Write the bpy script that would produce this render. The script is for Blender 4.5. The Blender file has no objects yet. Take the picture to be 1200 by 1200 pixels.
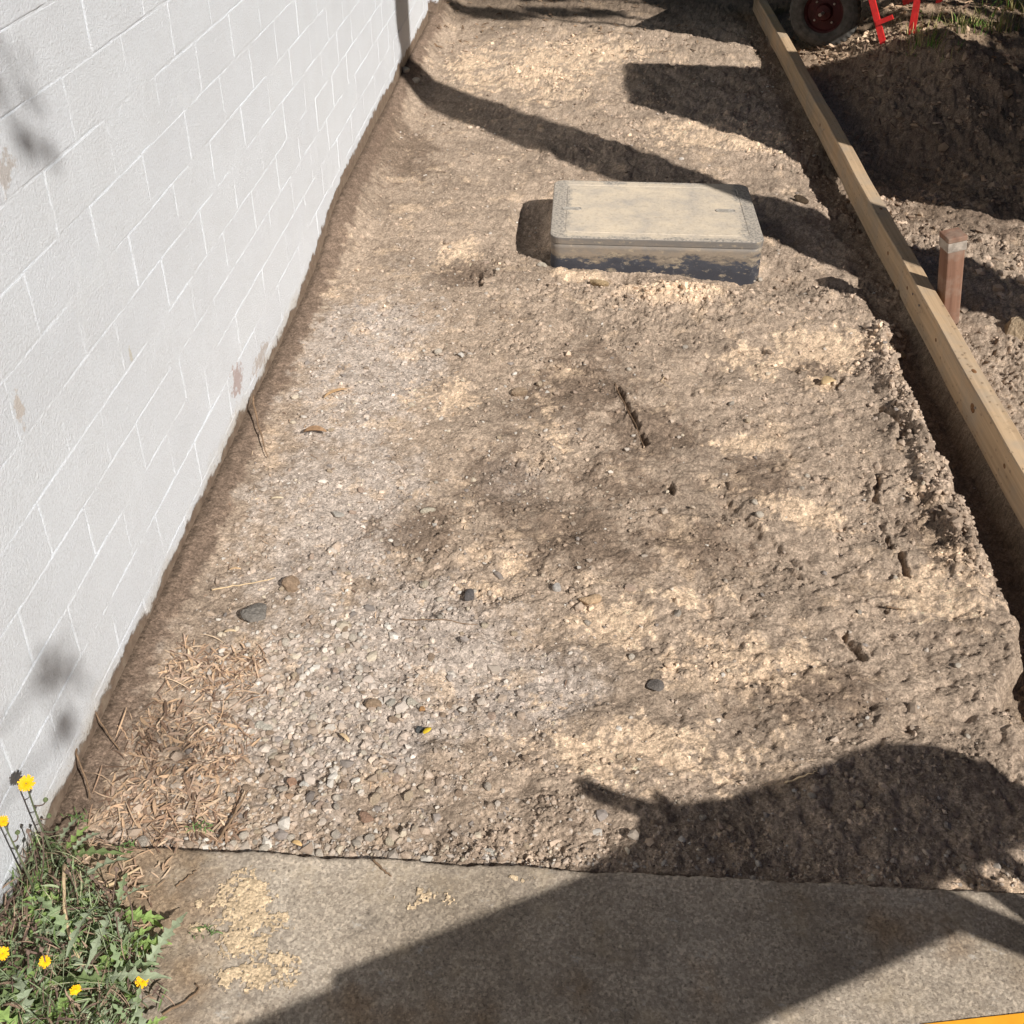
import bpy, bmesh, math, random
import numpy as np
from mathutils import Vector, Matrix, Euler

rnd = random.Random(7)
R = math.radians
scene = bpy.context.scene
col = scene.collection

# ------------------------------------------------------------------ camera
cd = bpy.data.cameras.new('camera')
cam = bpy.data.objects.new('camera', cd)
col.objects.link(cam)
cam.location = (0.891, 0.0, 1.711)
cam.rotation_euler = (R(90) - 0.55243, 0.0, 0.05954)
cd.sensor_width = 36.0
cd.lens = 39.0
cd.shift_y = -0.125
cd.clip_start = 0.02
cd.clip_end = 400
scene.camera = cam

# ------------------------------------------------------------------ sky, sun, exposure
SUN_EL = R(38.0)
TO_SUN = Vector((0.705 * math.cos(SUN_EL), -0.709 * math.cos(SUN_EL), math.sin(SUN_EL))).normalized()
world = bpy.data.worlds.new('World')
scene.world = world
world.use_nodes = True
wn = world.node_tree
bg = wn.nodes['Background']
sky = wn.nodes.new('ShaderNodeTexSky')
sky.sky_type = 'NISHITA'
sky.sun_disc = False
sky.sun_elevation = SUN_EL
sky.sun_rotation = math.atan2(TO_SUN.x, TO_SUN.y)
wn.links.new(sky.outputs[0], bg.inputs[0])
sky.air_density = 0.55
sky.dust_density = 0.2
sky.ozone_density = 1.5
bg.inputs[1].default_value = 0.05
sd = bpy.data.lights.new('sun', 'SUN')
sd.energy = 5.0
sd.angle = R(0.55)
sd.color = (1.0, 0.965, 0.915)
sun = bpy.data.objects.new('sun', sd)
col.objects.link(sun)
sun.rotation_euler = TO_SUN.to_track_quat('Z', 'Y').to_euler()
scene.view_settings.view_transform = 'Standard'
scene.view_settings.look = 'None'
scene.view_settings.gamma = 1
scene.view_settings.exposure = 0.24
scene.view_settings.use_curve_mapping = False

# ------------------------------------------------------------------ numpy noise
_rs = np.random.RandomState(11)
_perm = _rs.permutation(4096)
_gx = np.cos(np.linspace(0, 2 * np.pi, 4096, endpoint=False))[_rs.permutation(4096)]
_gy = np.sin(np.linspace(0, 2 * np.pi, 4096, endpoint=False))
_ang = _rs.rand(4096) * 2 * np.pi
_gx, _gy = np.cos(_ang), np.sin(_ang)

def gnoise(x, y, seed=0):
    xi = np.floor(x).astype(np.int64); yi = np.floor(y).astype(np.int64)
    xf = x - xi; yf = y - yi
    u = xf * xf * xf * (xf * (xf * 6 - 15) + 10); v = yf * yf * yf * (yf * (yf * 6 - 15) + 10)
    def gr(ix, iy, dx, dy):
        h = _perm[(_perm[(ix + seed * 131) & 4095] + iy) & 4095]
        return _gx[h] * dx + _gy[h] * dy
    a = gr(xi, yi, xf, yf); b = gr(xi + 1, yi, xf - 1, yf)
    c = gr(xi, yi + 1, xf, yf - 1); d = gr(xi + 1, yi + 1, xf - 1, yf - 1)
    return ((a * (1 - u) + b * u) * (1 - v) + (c * (1 - u) + d * u) * v) * 1.5

def fbm(x, y, s, o=4, seed=0, gain=.5):
    t = 0; a = 1.0; n = 0
    for i in range(o):
        t = t + a * gnoise(x * s, y * s, seed + i * 7); n += a
        s *= 2.03; a *= gain
    return t / n

def worley(x, y, s, seed=0):
    """distance to the nearest feature point and a value per cell"""
    X = x * s; Y = y * s
    xi = np.floor(X).astype(np.int64); yi = np.floor(Y).astype(np.int64)
    best = np.full(X.shape, 9.0); val = np.zeros(X.shape)
    for ox in (-1, 0, 1):
        for oy in (-1, 0, 1):
            h = _perm[(_perm[(xi + ox + seed * 97) & 4095] + yi + oy) & 4095]
            px = xi + ox + (h & 63) / 64.0; py = yi + oy + ((h >> 6) & 63) / 64.0
            d = np.hypot(X - px, Y - py)
            m = d < best
            best = np.where(m, d, best); val = np.where(m, h / 4096.0, val)
    return best, val

def ss(a, b, x):
    t = np.clip((x - a) / (b - a), 0, 1)
    return t * t * (3 - 2 * t)

# ------------------------------------------------------------------ soil relief (metres, world coordinates)
SLAB_Y = 1.185
def gauss(x, y, cx, cy, rx, ry, a=0.0):
    dx = x - cx; dy = y - cy
    c, s = math.cos(a), math.sin(a)
    return np.exp(-(((dx * c + dy * s) / rx) ** 2 + ((-dx * s + dy * c) / ry) ** 2))

def seg_d(x, y, pts):
    """distance to a polyline"""
    d = np.full(np.shape(x), 1e9)
    for (ax, ay), (bx, by) in zip(pts[:-1], pts[1:]):
        vx, vy = bx - ax, by - ay
        t = np.clip(((x - ax) * vx + (y - ay) * vy) / (vx * vx + vy * vy), 0, 1)
        d = np.minimum(d, np.hypot(x - ax - t * vx, y - ay - t * vy))
    return d

# footprints, heel dents and scuffs: (polyline, half width, depth)
DENTS = [([(1.031, 2.764), (1.060, 2.674), (1.092, 2.545), (1.103, 2.484)], .011, .018),
         ([(1.682, 2.060), (1.682, 1.994)], .010, .018),
         ([(1.699, 2.364), (1.663, 2.255)], .010, .014),
         ([(1.500, 1.784), (1.527, 1.723)], .014, .018),
         ([(1.406, 2.002), (1.436, 1.968)], .009, .013),
         ([(1.570, 1.899), (1.613, 1.883)], .009, .012),
         ([(1.668, 2.128), (1.666, 2.075)], .008, .012),
         ([(1.158, 2.296), (1.162, 2.260)], .010, .013),
         ([(1.672, 2.802), (1.706, 2.876)], .010, .012),
         ([(1.771, 2.693), (1.818, 2.588), (1.784, 2.524)], .016, .020),
         ([(1.292, 2.233), (1.427, 2.015)], .022, .010),
         ([(0.562, 3.503), (0.580, 3.404)], .014, .014)]
RIDGE = [(1.911, 3.207), (1.847, 2.836), (1.849, 2.528), (1.834, 2.300), (1.841, 2.100), (1.829, 2.024)]
CX0, CX1, CY0, CY1 = 0.812, 1.556, 3.560, 4.105      # cover box footprint

def trench_edge(y):
    return 1.880 + .010 * gnoise(y * 30, y * 0 + 7.3, 12) + .022 * gnoise(y * 3.1, y * 0 + 3.3, 5) + .018 * gnoise(y * 11, y * 0 + 1.3, 6) - .10 * np.exp(-((y - 1.62) / .11) ** 2)

def relief(x, y, fine=True):
    z = .016 * fbm(x, y, 1.1, 3, 1) + .020 * fbm(x, y, 4.2, 3, 2, .6) * ss(.05, .6, x) + .012 * fbm(x, y, 9.5, 3, 19, .6) * ss(.1, .9, x)
    uu = x * .92 + y * .38; vv = -x * .38 + y * .92
    z = z + .011 * fbm(uu * 1.0, vv * .34, 9, 3, 17, .6) * ss(.5, 1.0, x) + .006 * fbm(uu * .4, vv * 1.1, 22, 3, 18, .6) * ss(.3, .8, x)
    # crumbly areas against trodden ones
    crumb = ss(-.05, .40, fbm(x, y, 2.2, 3, 21) + .6 * fbm(x, y, 8, 3, 22)) * ss(.1, .9, x) * (1 - .62 * ss(.75, 1.1, x) * (1 - ss(1.62, 1.78, x)))
    crumb = np.maximum(crumb, gauss(x, y, 1.15, 3.32, .45, .22))
    ridge = np.exp(-(seg_d(x, y, RIDGE) / .05) ** 2)
    crumb = np.maximum(crumb, ridge)
    wallside = 1 - ss(.03, .12, x + .03 * gnoise(x * 9, y * 9, 3))
    z = z + .018 * ridge
    z = z + .02 * (1 - ss(.0, .10, x)) + .085 * (1 - ss(.0, .16, x)) * ss(3.2, 4.0, y + .2 * gnoise(y * 2.2, y * 0, 4))
    # trench beside the timber
    te = trench_edge(y)
    trench = ss(-.012, .03, x - te) * (1 - ss(1.975, 2.02, x + .008 * gnoise(x * 7, y * 7, 8))) * (1 - .5 * ss(5.0, 6.5, y))
    z = z - .068 * trench * (1 - .85 * ss(2.7, 3.5, y))
    # bank beyond the timber on the right, behind a dug hollow
    s = (y - (4.50 + .62 * (x - 2.37)) + .25 * fbm(x, y, 2.0, 3, 31))
    bx = ss(2.08, 2.9, x)
    hollow = gauss(x, y, 2.35, 4.75, .40, .45)
    z = z - .10 * hollow
    bank = ss(0.0, 1.15, s) * bx
    z = z + bank * (.26 + .10 * fbm(x, y, 1.7, 3, 33)) + .05 * bank * (1 - bank) * fbm(x, y, 9, 3, 34) * 2
    z = z + .03 * ss(2.1, 2.5, x) * ss(5.2, 3.8, y)
    # hollow left of the cover box, sand heaped in front of it
    z = z - .05 * np.exp(-(((x - .735) / .075) ** 4 + ((y - 3.97) / .26) ** 4))
    z = z - .042 * gauss(x, y, 1.52, 3.53, .28, .09)
    z = z - .022 * gauss(x, y, 1.05, 3.50, .13, .07)
    z = z + .030 * gauss(x, y, 1.25, 3.38, .18, .09) + .014 * gauss(x, y, .88, 3.50, .10, .05)
    z = z - .018 * gauss(x, y, .50, 3.62, .14, .14) + .012 * gauss(x, y, .52, 3.83, .12, .06)
    # lift of the soil to the slab
    z = z - .006 * ss(1.32, 1.2, y)
    if fine:
        for pts, w, d in DENTS:
            dd = seg_d(x, y, pts)
            dd = dd + .006 * gnoise(x * 60, y * 60, 44) + .005 * gnoise(x * 22, y * 22, 45)
            z = z - d * (1 - ss(w * .45, w, dd)) + d * .3 * np.exp(-((dd - w * 1.25) / (w * .4)) ** 2)
        calm = 1 - .6 * wallside
        d1, v1 = worley(x + .012 * gnoise(x * 40, y * 40, 51), y + .012 * gnoise(x * 40, y * 40, 52), 30, 1)
        clod = np.clip(.62 - d1, 0, 1) * (v1 > .35)
        z = z + calm * crumb * .010 * np.sqrt(clod) * (.3 + v1) * ss(-.3, .3, gnoise(x * 12, y * 12, 57)) + calm * .006 * fbm(x, y, 16, 4, 58, .62)
        d2, v2 = worley(x + .005 * gnoise(x * 90, y * 90, 53), y, 75, 2)
        z = z + calm * (.25 + .75 * crumb) * .0075 * np.sqrt(np.clip(.6 - d2, 0, 1)) * v2
        z = z + calm * (.18 + .95 * crumb) * .0075 * fbm(x, y, 28, 5, 41, .72)
        z = z + (.0034 + .0038 * crumb) * fbm(x, y, 120, 3, 42, .8) + .0022 * fbm(x, y, 55, 2, 47, .7) + calm * .0055 * fbm(x, y, 50, 3, 43, .7) * (.12 + crumb)
        z = z + ridge * .030 * np.sqrt(np.clip(.6 - worley(x, y, 22, 9)[0], 0, 1))
        z = z + .012 * crumb * np.minimum(0, fbm(x, y, 38, 3, 68, .6) + .05) * 2
        rdg = np.abs(gnoise(x * 19 + .5 * gnoise(x * 40, y * 40, 66), y * 19, 65))
        z = z - calm * .0075 * crumb * np.exp(-(rdg / .07) ** 2) * ss(-.1, .3, gnoise(x * 5, y * 5, 67))
        pit = np.clip(-.28 - gnoise(x * 34, y * 34, 61), 0, 1) * (1 - wallside)
        z = z - .015 * pit * ss(.5, 1.6, x)
        far = ss(1.9, 2.2, x)
        z = z + far * .018 * fbm(x, y, 12, 5, 71, .65) + bank * (1 - .3 * bank) * .05 * fbm(x, y, 6, 4, 72, .6)
    return z

# list of (centre, radius x, radius y, rotation, strength): where yellow sand lies on the soil
SAND = [((0.533, 2.688), .13, .11, .3), ((0.870, 2.511), .05, .16, .3), ((0.482, 3.713), .10, .13, 0), ((1.375, 3.451), .14, .09, 0),
        ((1.471, 2.963), .12, .14, 0), ((1.007, 1.793), .17, .10, 0), ((0.772, 1.991), .05, .10, 0), ((0.720, 1.886), .08, .05, 0), ((1.161, 1.884), .12, .06, 0),
        ((1.273, 1.708), .22, .10, 0), ((1.033, 1.449), .26, .10, 0), ((1.741, 1.946), .16, .14, 0), ((1.499, 2.211), .16, .10, 0),
        ((0.980, 3.461), .12, .05, 0), ((1.627, 2.823), .08, .05, 0), ((0.717, 6.060), .45, .70, 0), ((0.901, 6.417), .5, .5, 0),
        ((1.578, 4.995), .45, .3, 0), ((1.672, 3.081), .25, .2, 0), ((1.366, 2.500), .09, .07, 0), ((0.345, 6.038), .2, .6, 0), ((1.629, 1.197), .1, .06, 0)]
DAMP = [((0.926, 2.782), .22, .30, 0), ((0.731, 2.308), .16, .20, 0), ((0.951, 2.048), .32, .16, 0), ((0.532, 3.502), .12, .15, 0),
        ((1.174, 2.061), .20, .10, 0), ((1.413, 2.347), .12, .16, 0), ((1.116, 2.568), .17, .20, 0), ((1.422, 1.645), .22, .10, 0), ((0.120, 4.684), .22, .5, 0),
        ((0.559, 2.089), .16, .14, 0), ((2.484, 4.148), .5, .5, 0), ((1.644, 2.922), .1, .1, 0), ((1.017, 2.324), .2, .14, 0), ((1.781, 2.097), .08, .2, 0)]
GREY = [((0.283, 2.843), .22, .55, 0), ((0.340, 2.143), .22, .35, 0), ((0.481, 1.590), .30, .26, 0), ((0.608, 1.693), .25, .22, 0), ((0.795, 1.608), .18, .14, 0), ((0.753, 2.309), .1, .1, 0)]

def soil_colour(x, y, z):
    n1 = fbm(x, y, 3.5, 4, 81); n2 = fbm(x, y, 13, 4, 82, .65); n3 = fbm(x, y, 60, 3, 83, .7)
    base = np.array([.455, .352, .268]); sandc = np.array([.79, .590, .415]); damp = np.array([.215, .156, .114])
    grey = np.array([.56, .475, .41]); dark = np.array([.16, .12, .086])
    def field(L):
        f = np.zeros(x.shape)
        for (c, rx, ry, a) in L:
            f = np.maximum(f, gauss(x, y, c[0], c[1], rx, ry, a))
        return f
    c = np.repeat(base[None, :], x.size, 0).reshape(x.shape + (3,))
    def mix(c, k, m): return c + (k - c) * m[..., None]
    wr = fbm(x, y, 40, 2, 77) * .10
    n1 = n1 + wr; n2 = n2 + wr + .35 * fbm(x, y, 30, 4, 78, .75)
    c = mix(c, base * .80, ss(-.1, .3, n1))
    c = mix(c, grey, .85 * ss(.25, .75, field(GREY) + .30 * n1 + .60 * n2 + .2 * n3))
    c = mix(c, damp, .80 * ss(.42, .70, field(DAMP) * .85 + .42 * n1 + .65 * n2 + .4 * n3))
    c = mix(c, sandc, .80 * ss(.50, .74, field(SAND) * .85 + .40 * n1 + .75 * n2 + .50 * n3))
    c = mix(c, sandc * .9, .55 * ss(.12, .32, fbm(x, y, 6.5, 6, 88, .75)))
    c = mix(c, damp, .5 * ss(.12, .5, fbm(x, y, 8, 5, 89, .7)))
    c = mix(c, sandc, .85 * ss(.35, .7, np.maximum(gauss(x, y, 1.25, 3.38, .22, .10), gauss(x, y, .92, 3.50, .14, .05)) + .4 * n2))
    # band of fine dirt at the wall foot; darker contact line painted in against the wall
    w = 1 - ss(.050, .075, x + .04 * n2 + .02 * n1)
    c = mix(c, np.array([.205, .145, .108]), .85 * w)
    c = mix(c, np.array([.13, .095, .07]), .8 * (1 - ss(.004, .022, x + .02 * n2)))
    # darker soil colour beyond the timber, on the bank and at the far end
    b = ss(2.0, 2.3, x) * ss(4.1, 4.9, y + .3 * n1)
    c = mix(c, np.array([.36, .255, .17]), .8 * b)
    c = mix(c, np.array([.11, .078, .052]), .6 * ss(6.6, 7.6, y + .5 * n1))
    c = mix(c, dark * 1.3, .6 * ss(.0, .03, x - trench_edge(y)) * (1 - ss(2.05, 2.1, x)))  # trench floor coloured darker
    c = mix(c, damp, .45 * ss(.10, .5, fbm(x, y, 22, 4, 90, .7)))
    sp = 1 + .40 * n3 + .34 * fbm(x, y, 150, 2, 84) + .45 * fbm(x, y, 26, 4, 86, .75)  # speckle; also puts crevice darkness into the soil colour
    c = c * sp[..., None]
    return np.clip(c, .02, .85)

# ------------------------------------------------------------------ material helpers
def new_mat(name):
    m = bpy.data.materials.new(name); m.use_nodes = True
    nt = m.node_tree
    b = nt.nodes['Principled BSDF']
    b.inputs['Roughness'].default_value = .9
    b.inputs['Specular IOR Level'].default_value = .25
    return m, nt, b

def nd(nt, t, **kw):
    n = nt.nodes.new(t)
    for k, v in kw.items():
        if k in ('operation', 'blend_type', 'data_type', 'attribute_name', 'noise_dimensions', 'feature', 'wave_type', 'bands_direction'): setattr(n, k, v)
        else: n.inputs[k].default_value = v
    return n

def ramp(nt, fac, stops):
    r = nt.nodes.new('ShaderNodeValToRGB')
    el = r.color_ramp.elements
    while len(el) > 1: el.remove(el[-1])
    el[0].position, el[0].color = stops[0][0], tuple(stops[0][1]) + (1,)
    for p, c in stops[1:]:
        e = el.new(p); e.color = tuple(c) + (1,)
    nt.links.new(fac, r.inputs[0])
    return r

def mixc(nt, fac, a, b, mode='MIX'):
    m = nt.nodes.new('ShaderNodeMix'); m.data_type = 'RGBA'; m.blend_type = mode
    for i, v in ((0, fac), (6, a), (7, b)):
        if isinstance(v, (int, float)): m.inputs[i].default_value = v
        elif isinstance(v, (tuple, list)): m.inputs[i].default_value = tuple(v) + (1,)
        else: nt.links.new(v, m.inputs[i])
    return m.outputs[2]

def noise_out(nt, vec, scale, detail=4, rough=.55):
    n = nd(nt, 'ShaderNodeTexNoise', Scale=scale, Detail=detail, Roughness=rough)
    nt.links.new(vec, n.inputs['Vector'])
    return n.outputs['Fac']

def bump(nt, bsdf, h, strength, dist, prev=None):
    b = nd(nt, 'ShaderNodeBump', Strength=strength, Distance=dist)
    nt.links.new(h, b.inputs['Height'])
    if prev is not None: nt.links.new(prev, b.inputs['Normal'])
    nt.links.new(b.outputs[0], bsdf.inputs['Normal'])
    return b.outputs[0]

def geo_pos(nt): return nt.nodes.new('ShaderNodeNewGeometry').outputs['Position']
def obj_pos(nt): return nt.nodes.new('ShaderNodeTexCoord').outputs['Object']
def math_n(nt, op, a, b=None, c=None):
    m = nt.nodes.new('ShaderNodeMath'); m.operation = op
    for i, v in enumerate((a, b, c)):
        if v is None: continue
        if isinstance(v, (int, float)): m.inputs[i].default_value = v
        else: nt.links.new(v, m.inputs[i])
    return m.outputs[0]

def attr_mat(name, tint=.35, bs=700, bd=.0012, strength=.8, rough=.95, scale=450):
    """colour from the mesh's own colour attribute, with procedural grain and fine relief"""
    m, nt, b = new_mat(name)
    a = nt.nodes.new('ShaderNodeAttribute'); a.attribute_name = 'Col'
    p = geo_pos(nt)
    f = noise_out(nt, p, scale, 5, .75)
    r = ramp(nt, f, [(.30, (1 - tint,) * 3), (.5, (1, 1, 1)), (.72, (1 + tint,) * 3)])
    c = mixc(nt, 1.0, a.outputs['Color'], r.outputs[0], 'MULTIPLY')
    nt.links.new(c, b.inputs['Base Color'])
    b.inputs['Roughness'].default_value = rough
    b.inputs['Specular IOR Level'].default_value = .12
    bump(nt, b, noise_out(nt, p, bs, 5, .75), strength, bd)
    return m

def plain_mat(name, c, var=.2, scale=60, rough=.85, bd=.0008, bs=200, spec=.2, use_obj=True):
    m, nt, b = new_mat(name)
    p = obj_pos(nt) if use_obj else geo_pos(nt)
    f = noise_out(nt, p, scale, 5, .65)
    lo = tuple(v * (1 - var) for v in c); hi = tuple(min(1, v * (1 + var)) for v in c)
    r = ramp(nt, f, [(.3, lo), (.7, hi)])
    nt.links.new(r.outputs[0], b.inputs['Base Color'])
    b.inputs['Roughness'].default_value = rough
    b.inputs['Specular IOR Level'].default_value = spec
    bump(nt, b, noise_out(nt, p, bs, 4, .7), .7, bd)
    return m

# ------------------------------------------------------------------ object helpers
def tag(o, label=None, cat=None, group=None, kind=None):
    if label: o['label'] = label
    if cat: o['category'] = cat
    if group: o['group'] = group
    if kind: o['kind'] = kind
    return o

def empty(name, loc=(0, 0, 0), rot=(0, 0, 0)):
    o = bpy.data.objects.new(name, None); col.objects.link(o)
    o.location = loc; o.rotation_euler = rot; o.empty_display_size = .05
    return o

def link(name, me, parent=None, mat=None, loc=None, rot=None, smooth=False):
    if mat is not None and len(me.materials) == 0: me.materials.append(mat)
    o = bpy.data.objects.new(name, me); col.objects.link(o)
    if parent: o.parent = parent
    if loc is not None: o.location = loc
    if rot is not None: o.rotation_euler = rot
    if smooth: me.shade_smooth()
    return o

def mesh_np(name, V, F, C=None, smooth=True):
    """V (n,3), F (m,k) with k 3 or 4"""
    V = np.asarray(V, np.float32); F = np.asarray(F, np.int32)
    me = bpy.data.meshes.new(name)
    k = F.shape[1]
    me.vertices.add(len(V)); me.vertices.foreach_set('co', V.ravel())
    me.loops.add(F.size); me.loops.foreach_set('vertex_index', F.ravel())
    me.polygons.add(len(F))
    me.polygons.foreach_set('loop_start', np.arange(0, F.size, k, dtype=np.int32))
    me.polygons.foreach_set('loop_total', np.full(len(F), k, np.int32))
    me.polygons.foreach_set('use_smooth', np.full(len(F), smooth))
    if C is not None:
        a = me.color_attributes.new('Col', 'FLOAT_COLOR', 'POINT')
        c4 = np.ones((len(V), 4), np.float32); c4[:, :3] = C
        a.data.foreach_set('color', c4.ravel())
    me.update(calc_edges=True)
    me.validate()
    return me

def bm_mesh(bm, name='m'):
    me = bpy.data.meshes.new(name); bm.to_mesh(me); bm.free(); return me

def bm_box(bm, lo, hi, bev=0.0, M=None):
    r = bmesh.ops.create_cube(bm, size=1.0)
    vs = r['verts']
    for v in vs:
        v.co = Vector([(lo[i] + hi[i]) / 2 + v.co[i] * (hi[i] - lo[i]) for i in range(3)])
    if bev > 0:
        es = list({e for v in vs for e in v.link_edges})
        rr = bmesh.ops.bevel(bm, geom=es, offset=bev, segments=2, affect='EDGES', profile=.6)
        vs = list({v for f in rr['faces'] for v in f.verts} | {v for v in vs if v.is_valid})
    if M is not None:
        for v in vs: v.co = M @ v.co
    return vs

def tube(bm, pts, rad, n=8, cap=True):
    """tube along pts, rad a number or one radius per point"""
    pts = [Vector(p) for p in pts]
    if not isinstance(rad, (list, tuple)): rad = [rad] * len(pts)
    rings = []
    up = Vector((0, 0, 1))
    for i, p in enumerate(pts):
        t = (pts[min(i + 1, len(pts) - 1)] - pts[max(i - 1, 0)]).normalized()
        a = t.cross(up)
        if a.length < .05: a = t.cross(Vector((1, 0, 0)))
        a.normalize(); b = a.cross(t).normalized()
        rings.append([bm.verts.new(p + (a * math.cos(k * 2 * math.pi / n) + b * math.sin(k * 2 * math.pi / n)) * rad[i]) for k in range(n)])
    for r0, r1 in zip(rings[:-1], rings[1:]):
        for k in range(n):
            bm.faces.new((r0[k], r0[(k + 1) % n], r1[(k + 1) % n], r1[k]))
    if cap:
        bm.faces.new(list(reversed(rings[0]))); bm.faces.new(rings[-1])
    return rings

def gz(x, y, fine=True):
    return float(relief(np.array([float(x)]), np.array([float(y)]), fine)[0])

# ------------------------------------------------------------------ materials
def soil_mat():
    m, nt, b = new_mat('soil')
    a = nt.nodes.new('ShaderNodeAttribute'); a.attribute_name = 'Col'
    p = geo_pos(nt)
    g1 = noise_out(nt, p, 300, 4, .8)
    c = mixc(nt, 1.0, a.outputs['Color'], ramp(nt, g1, [(.30, (.50, .48, .46)), (.46, (.95, .95, .94)), (.60, (1.12, 1.12, 1.11)), (.75, (1.55, 1.52, 1.48))]).outputs[0], 'MULTIPLY')
    v = nt.nodes.new('ShaderNodeTexVoronoi'); v.inputs['Scale'].default_value = 210; nt.links.new(p, v.inputs['Vector'])
    c = mixc(nt, .55, c, mixc(nt, 1.0, c, ramp(nt, v.outputs['Color'], [(.15, (.55, .54, .54)), (.5, (1, 1, 1)), (.85, (1.5, 1.5, 1.5))]).outputs[0], 'MULTIPLY'))
    nt.links.new(c, b.inputs['Base Color'])
    b.inputs['Roughness'].default_value = .97
    b.inputs['Specular IOR Level'].default_value = .1
    pr = bump(nt, b, math_n(nt, 'SUBTRACT', 1.0, v.outputs['Distance']), .6, .0020)
    pr = bump(nt, b, noise_out(nt, p, 120, 5, .75), .9, .0042, pr)
    bump(nt, b, g1, .9, .0035, pr)
    return m
M_soil = soil_mat()
M_gravel = attr_mat('gravel_stone', .22, 900, .0008, .5, .85, 500)
M_litter = attr_mat('dry_litter', .25, 500, .0006, .5, .8, 260)

# white paint over brickwork, worn off at the foot
def paint_mat():
    m, nt, b = new_mat('white_wall_paint')
    p = geo_pos(nt)
    sep = nt.nodes.new('ShaderNodeSeparateXYZ'); nt.links.new(p, sep.inputs[0])
    oi = nt.nodes.new('ShaderNodeObjectInfo')
    tone = ramp(nt, oi.outputs['Random'], [(0, (.825, .855, .895)), (1, (.845, .875, .91))]).outputs[0]
    big = noise_out(nt, p, 5, 5, .6)
    tone = mixc(nt, 1.0, tone, ramp(nt, big, [(.3, (.95, .945, .94)), (.6, (1, 1, 1))]).outputs[0], 'MULTIPLY')
    fine = noise_out(nt, p, 220, 5, .8)
    tone = mixc(nt, 1.0, tone, ramp(nt, fine, [(.32, (.80, .795, .785)), (.48, (1, 1, 1)), (.7, (1.08, 1.08, 1.08))]).outputs[0], 'MULTIPLY')
    # splashed dirt: cream tint near the ground
    zn = math_n(nt, 'ADD', sep.outputs[2], math_n(nt, 'MULTIPLY', math_n(nt, 'SUBTRACT', noise_out(nt, p, 6, 4, .6), .5), .16))
    splash = math_n(nt, 'SUBTRACT', 1.0, math_n(nt, 'SMOOTH_MIN', 1.0, math_n(nt, 'MAXIMUM', math_n(nt, 'DIVIDE', zn, .085), 0.0), .1))
    tone = mixc(nt, math_n(nt, 'MULTIPLY', splash, .9), tone, (.62, .54, .42))
    # speckles of dirt and chipped paint
    spk = noise_out(nt, p, 85, 3, .6)
    spm = ramp(nt, spk, [(.60, (0, 0, 0)), (.65, (1, 1, 1))]).outputs[0]
    low = math_n(nt, 'MULTIPLY', math_n(nt, 'ADD', splash, .06), spm)
    tone = mixc(nt, low, tone, (.36, .27, .19))
    # paint edge, ragged
    ed = math_n(nt, 'ADD', sep.outputs[2], math_n(nt, 'MULTIPLY', math_n(nt, 'SUBTRACT', noise_out(nt, p, 9, 6, .68), .5), .12))
    fm = nt.nodes.new('ShaderNodeMapRange'); fm.inputs[1].default_value = 3.2; fm.inputs[2].default_value = 3.9; fm.inputs[4].default_value = .115
    nt.links.new(sep.outputs[1], fm.inputs[0])
    ed = math_n(nt, 'SUBTRACT', ed, fm.outputs[0])
    bare = ramp(nt, ed, [(.042, (1, 1, 1)), (.049, (0, 0, 0))]).outputs[0]
    dirt = ramp(nt, noise_out(nt, p, 26, 5, .65), [(.3, (.15, .105, .075)), (.5, (.25, .18, .13)), (.7, (.34, .27, .20))]).outputs[0]
    tone = mixc(nt, bare, tone, dirt)
    # flaked patches: (y, z, radius y, radius z, colour)
    for (py, pz, ry, rz, c) in ((2.50, .15, .075, .060, (.40, .22, .17)), (2.72, .09, .12, .04, (.45, .35, .27)), (1.60, 1.085, .05, .035, (.50, .42, .35)),
                                (1.465, .735, .022, .045, (.60, .49, .39)), (1.905, .575, .012, .03, (.62, .56, .42))):
        dy = math_n(nt, 'DIVIDE', math_n(nt, 'SUBTRACT', sep.outputs[1], py), ry)
        dz = math_n(nt, 'DIVIDE', math_n(nt, 'SUBTRACT', sep.outputs[2], pz), rz)
        d = math_n(nt, 'SQRT', math_n(nt, 'ADD', math_n(nt, 'MULTIPLY', dy, dy), math_n(nt, 'MULTIPLY', dz, dz)))
        d = math_n(nt, 'ADD', d, math_n(nt, 'MULTIPLY', math_n(nt, 'SUBTRACT', noise_out(nt, p, 38, 5, .7), .5), 3.2))
        mk = ramp(nt, d, [(.45, (1, 1, 1)), (.75, (0, 0, 0))]).outputs[0]
        tone = mixc(nt, math_n(nt, 'MULTIPLY', mk, .6), tone, c)
    nt.links.new(tone, b.inputs['Base Color'])
    b.inputs['Roughness'].default_value = .45
    b.inputs['Specular IOR Level'].default_value = .4
    pr = bump(nt, b, noise_out(nt, p, 170, 5, .8), 1.0, .0060)
    pr = bump(nt, b, noise_out(nt, p, 30, 3, .6), .5, .0022, pr)
    bump(nt, b, bare, .8, -.003, pr)
    return m
M_paint = paint_mat()

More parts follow.
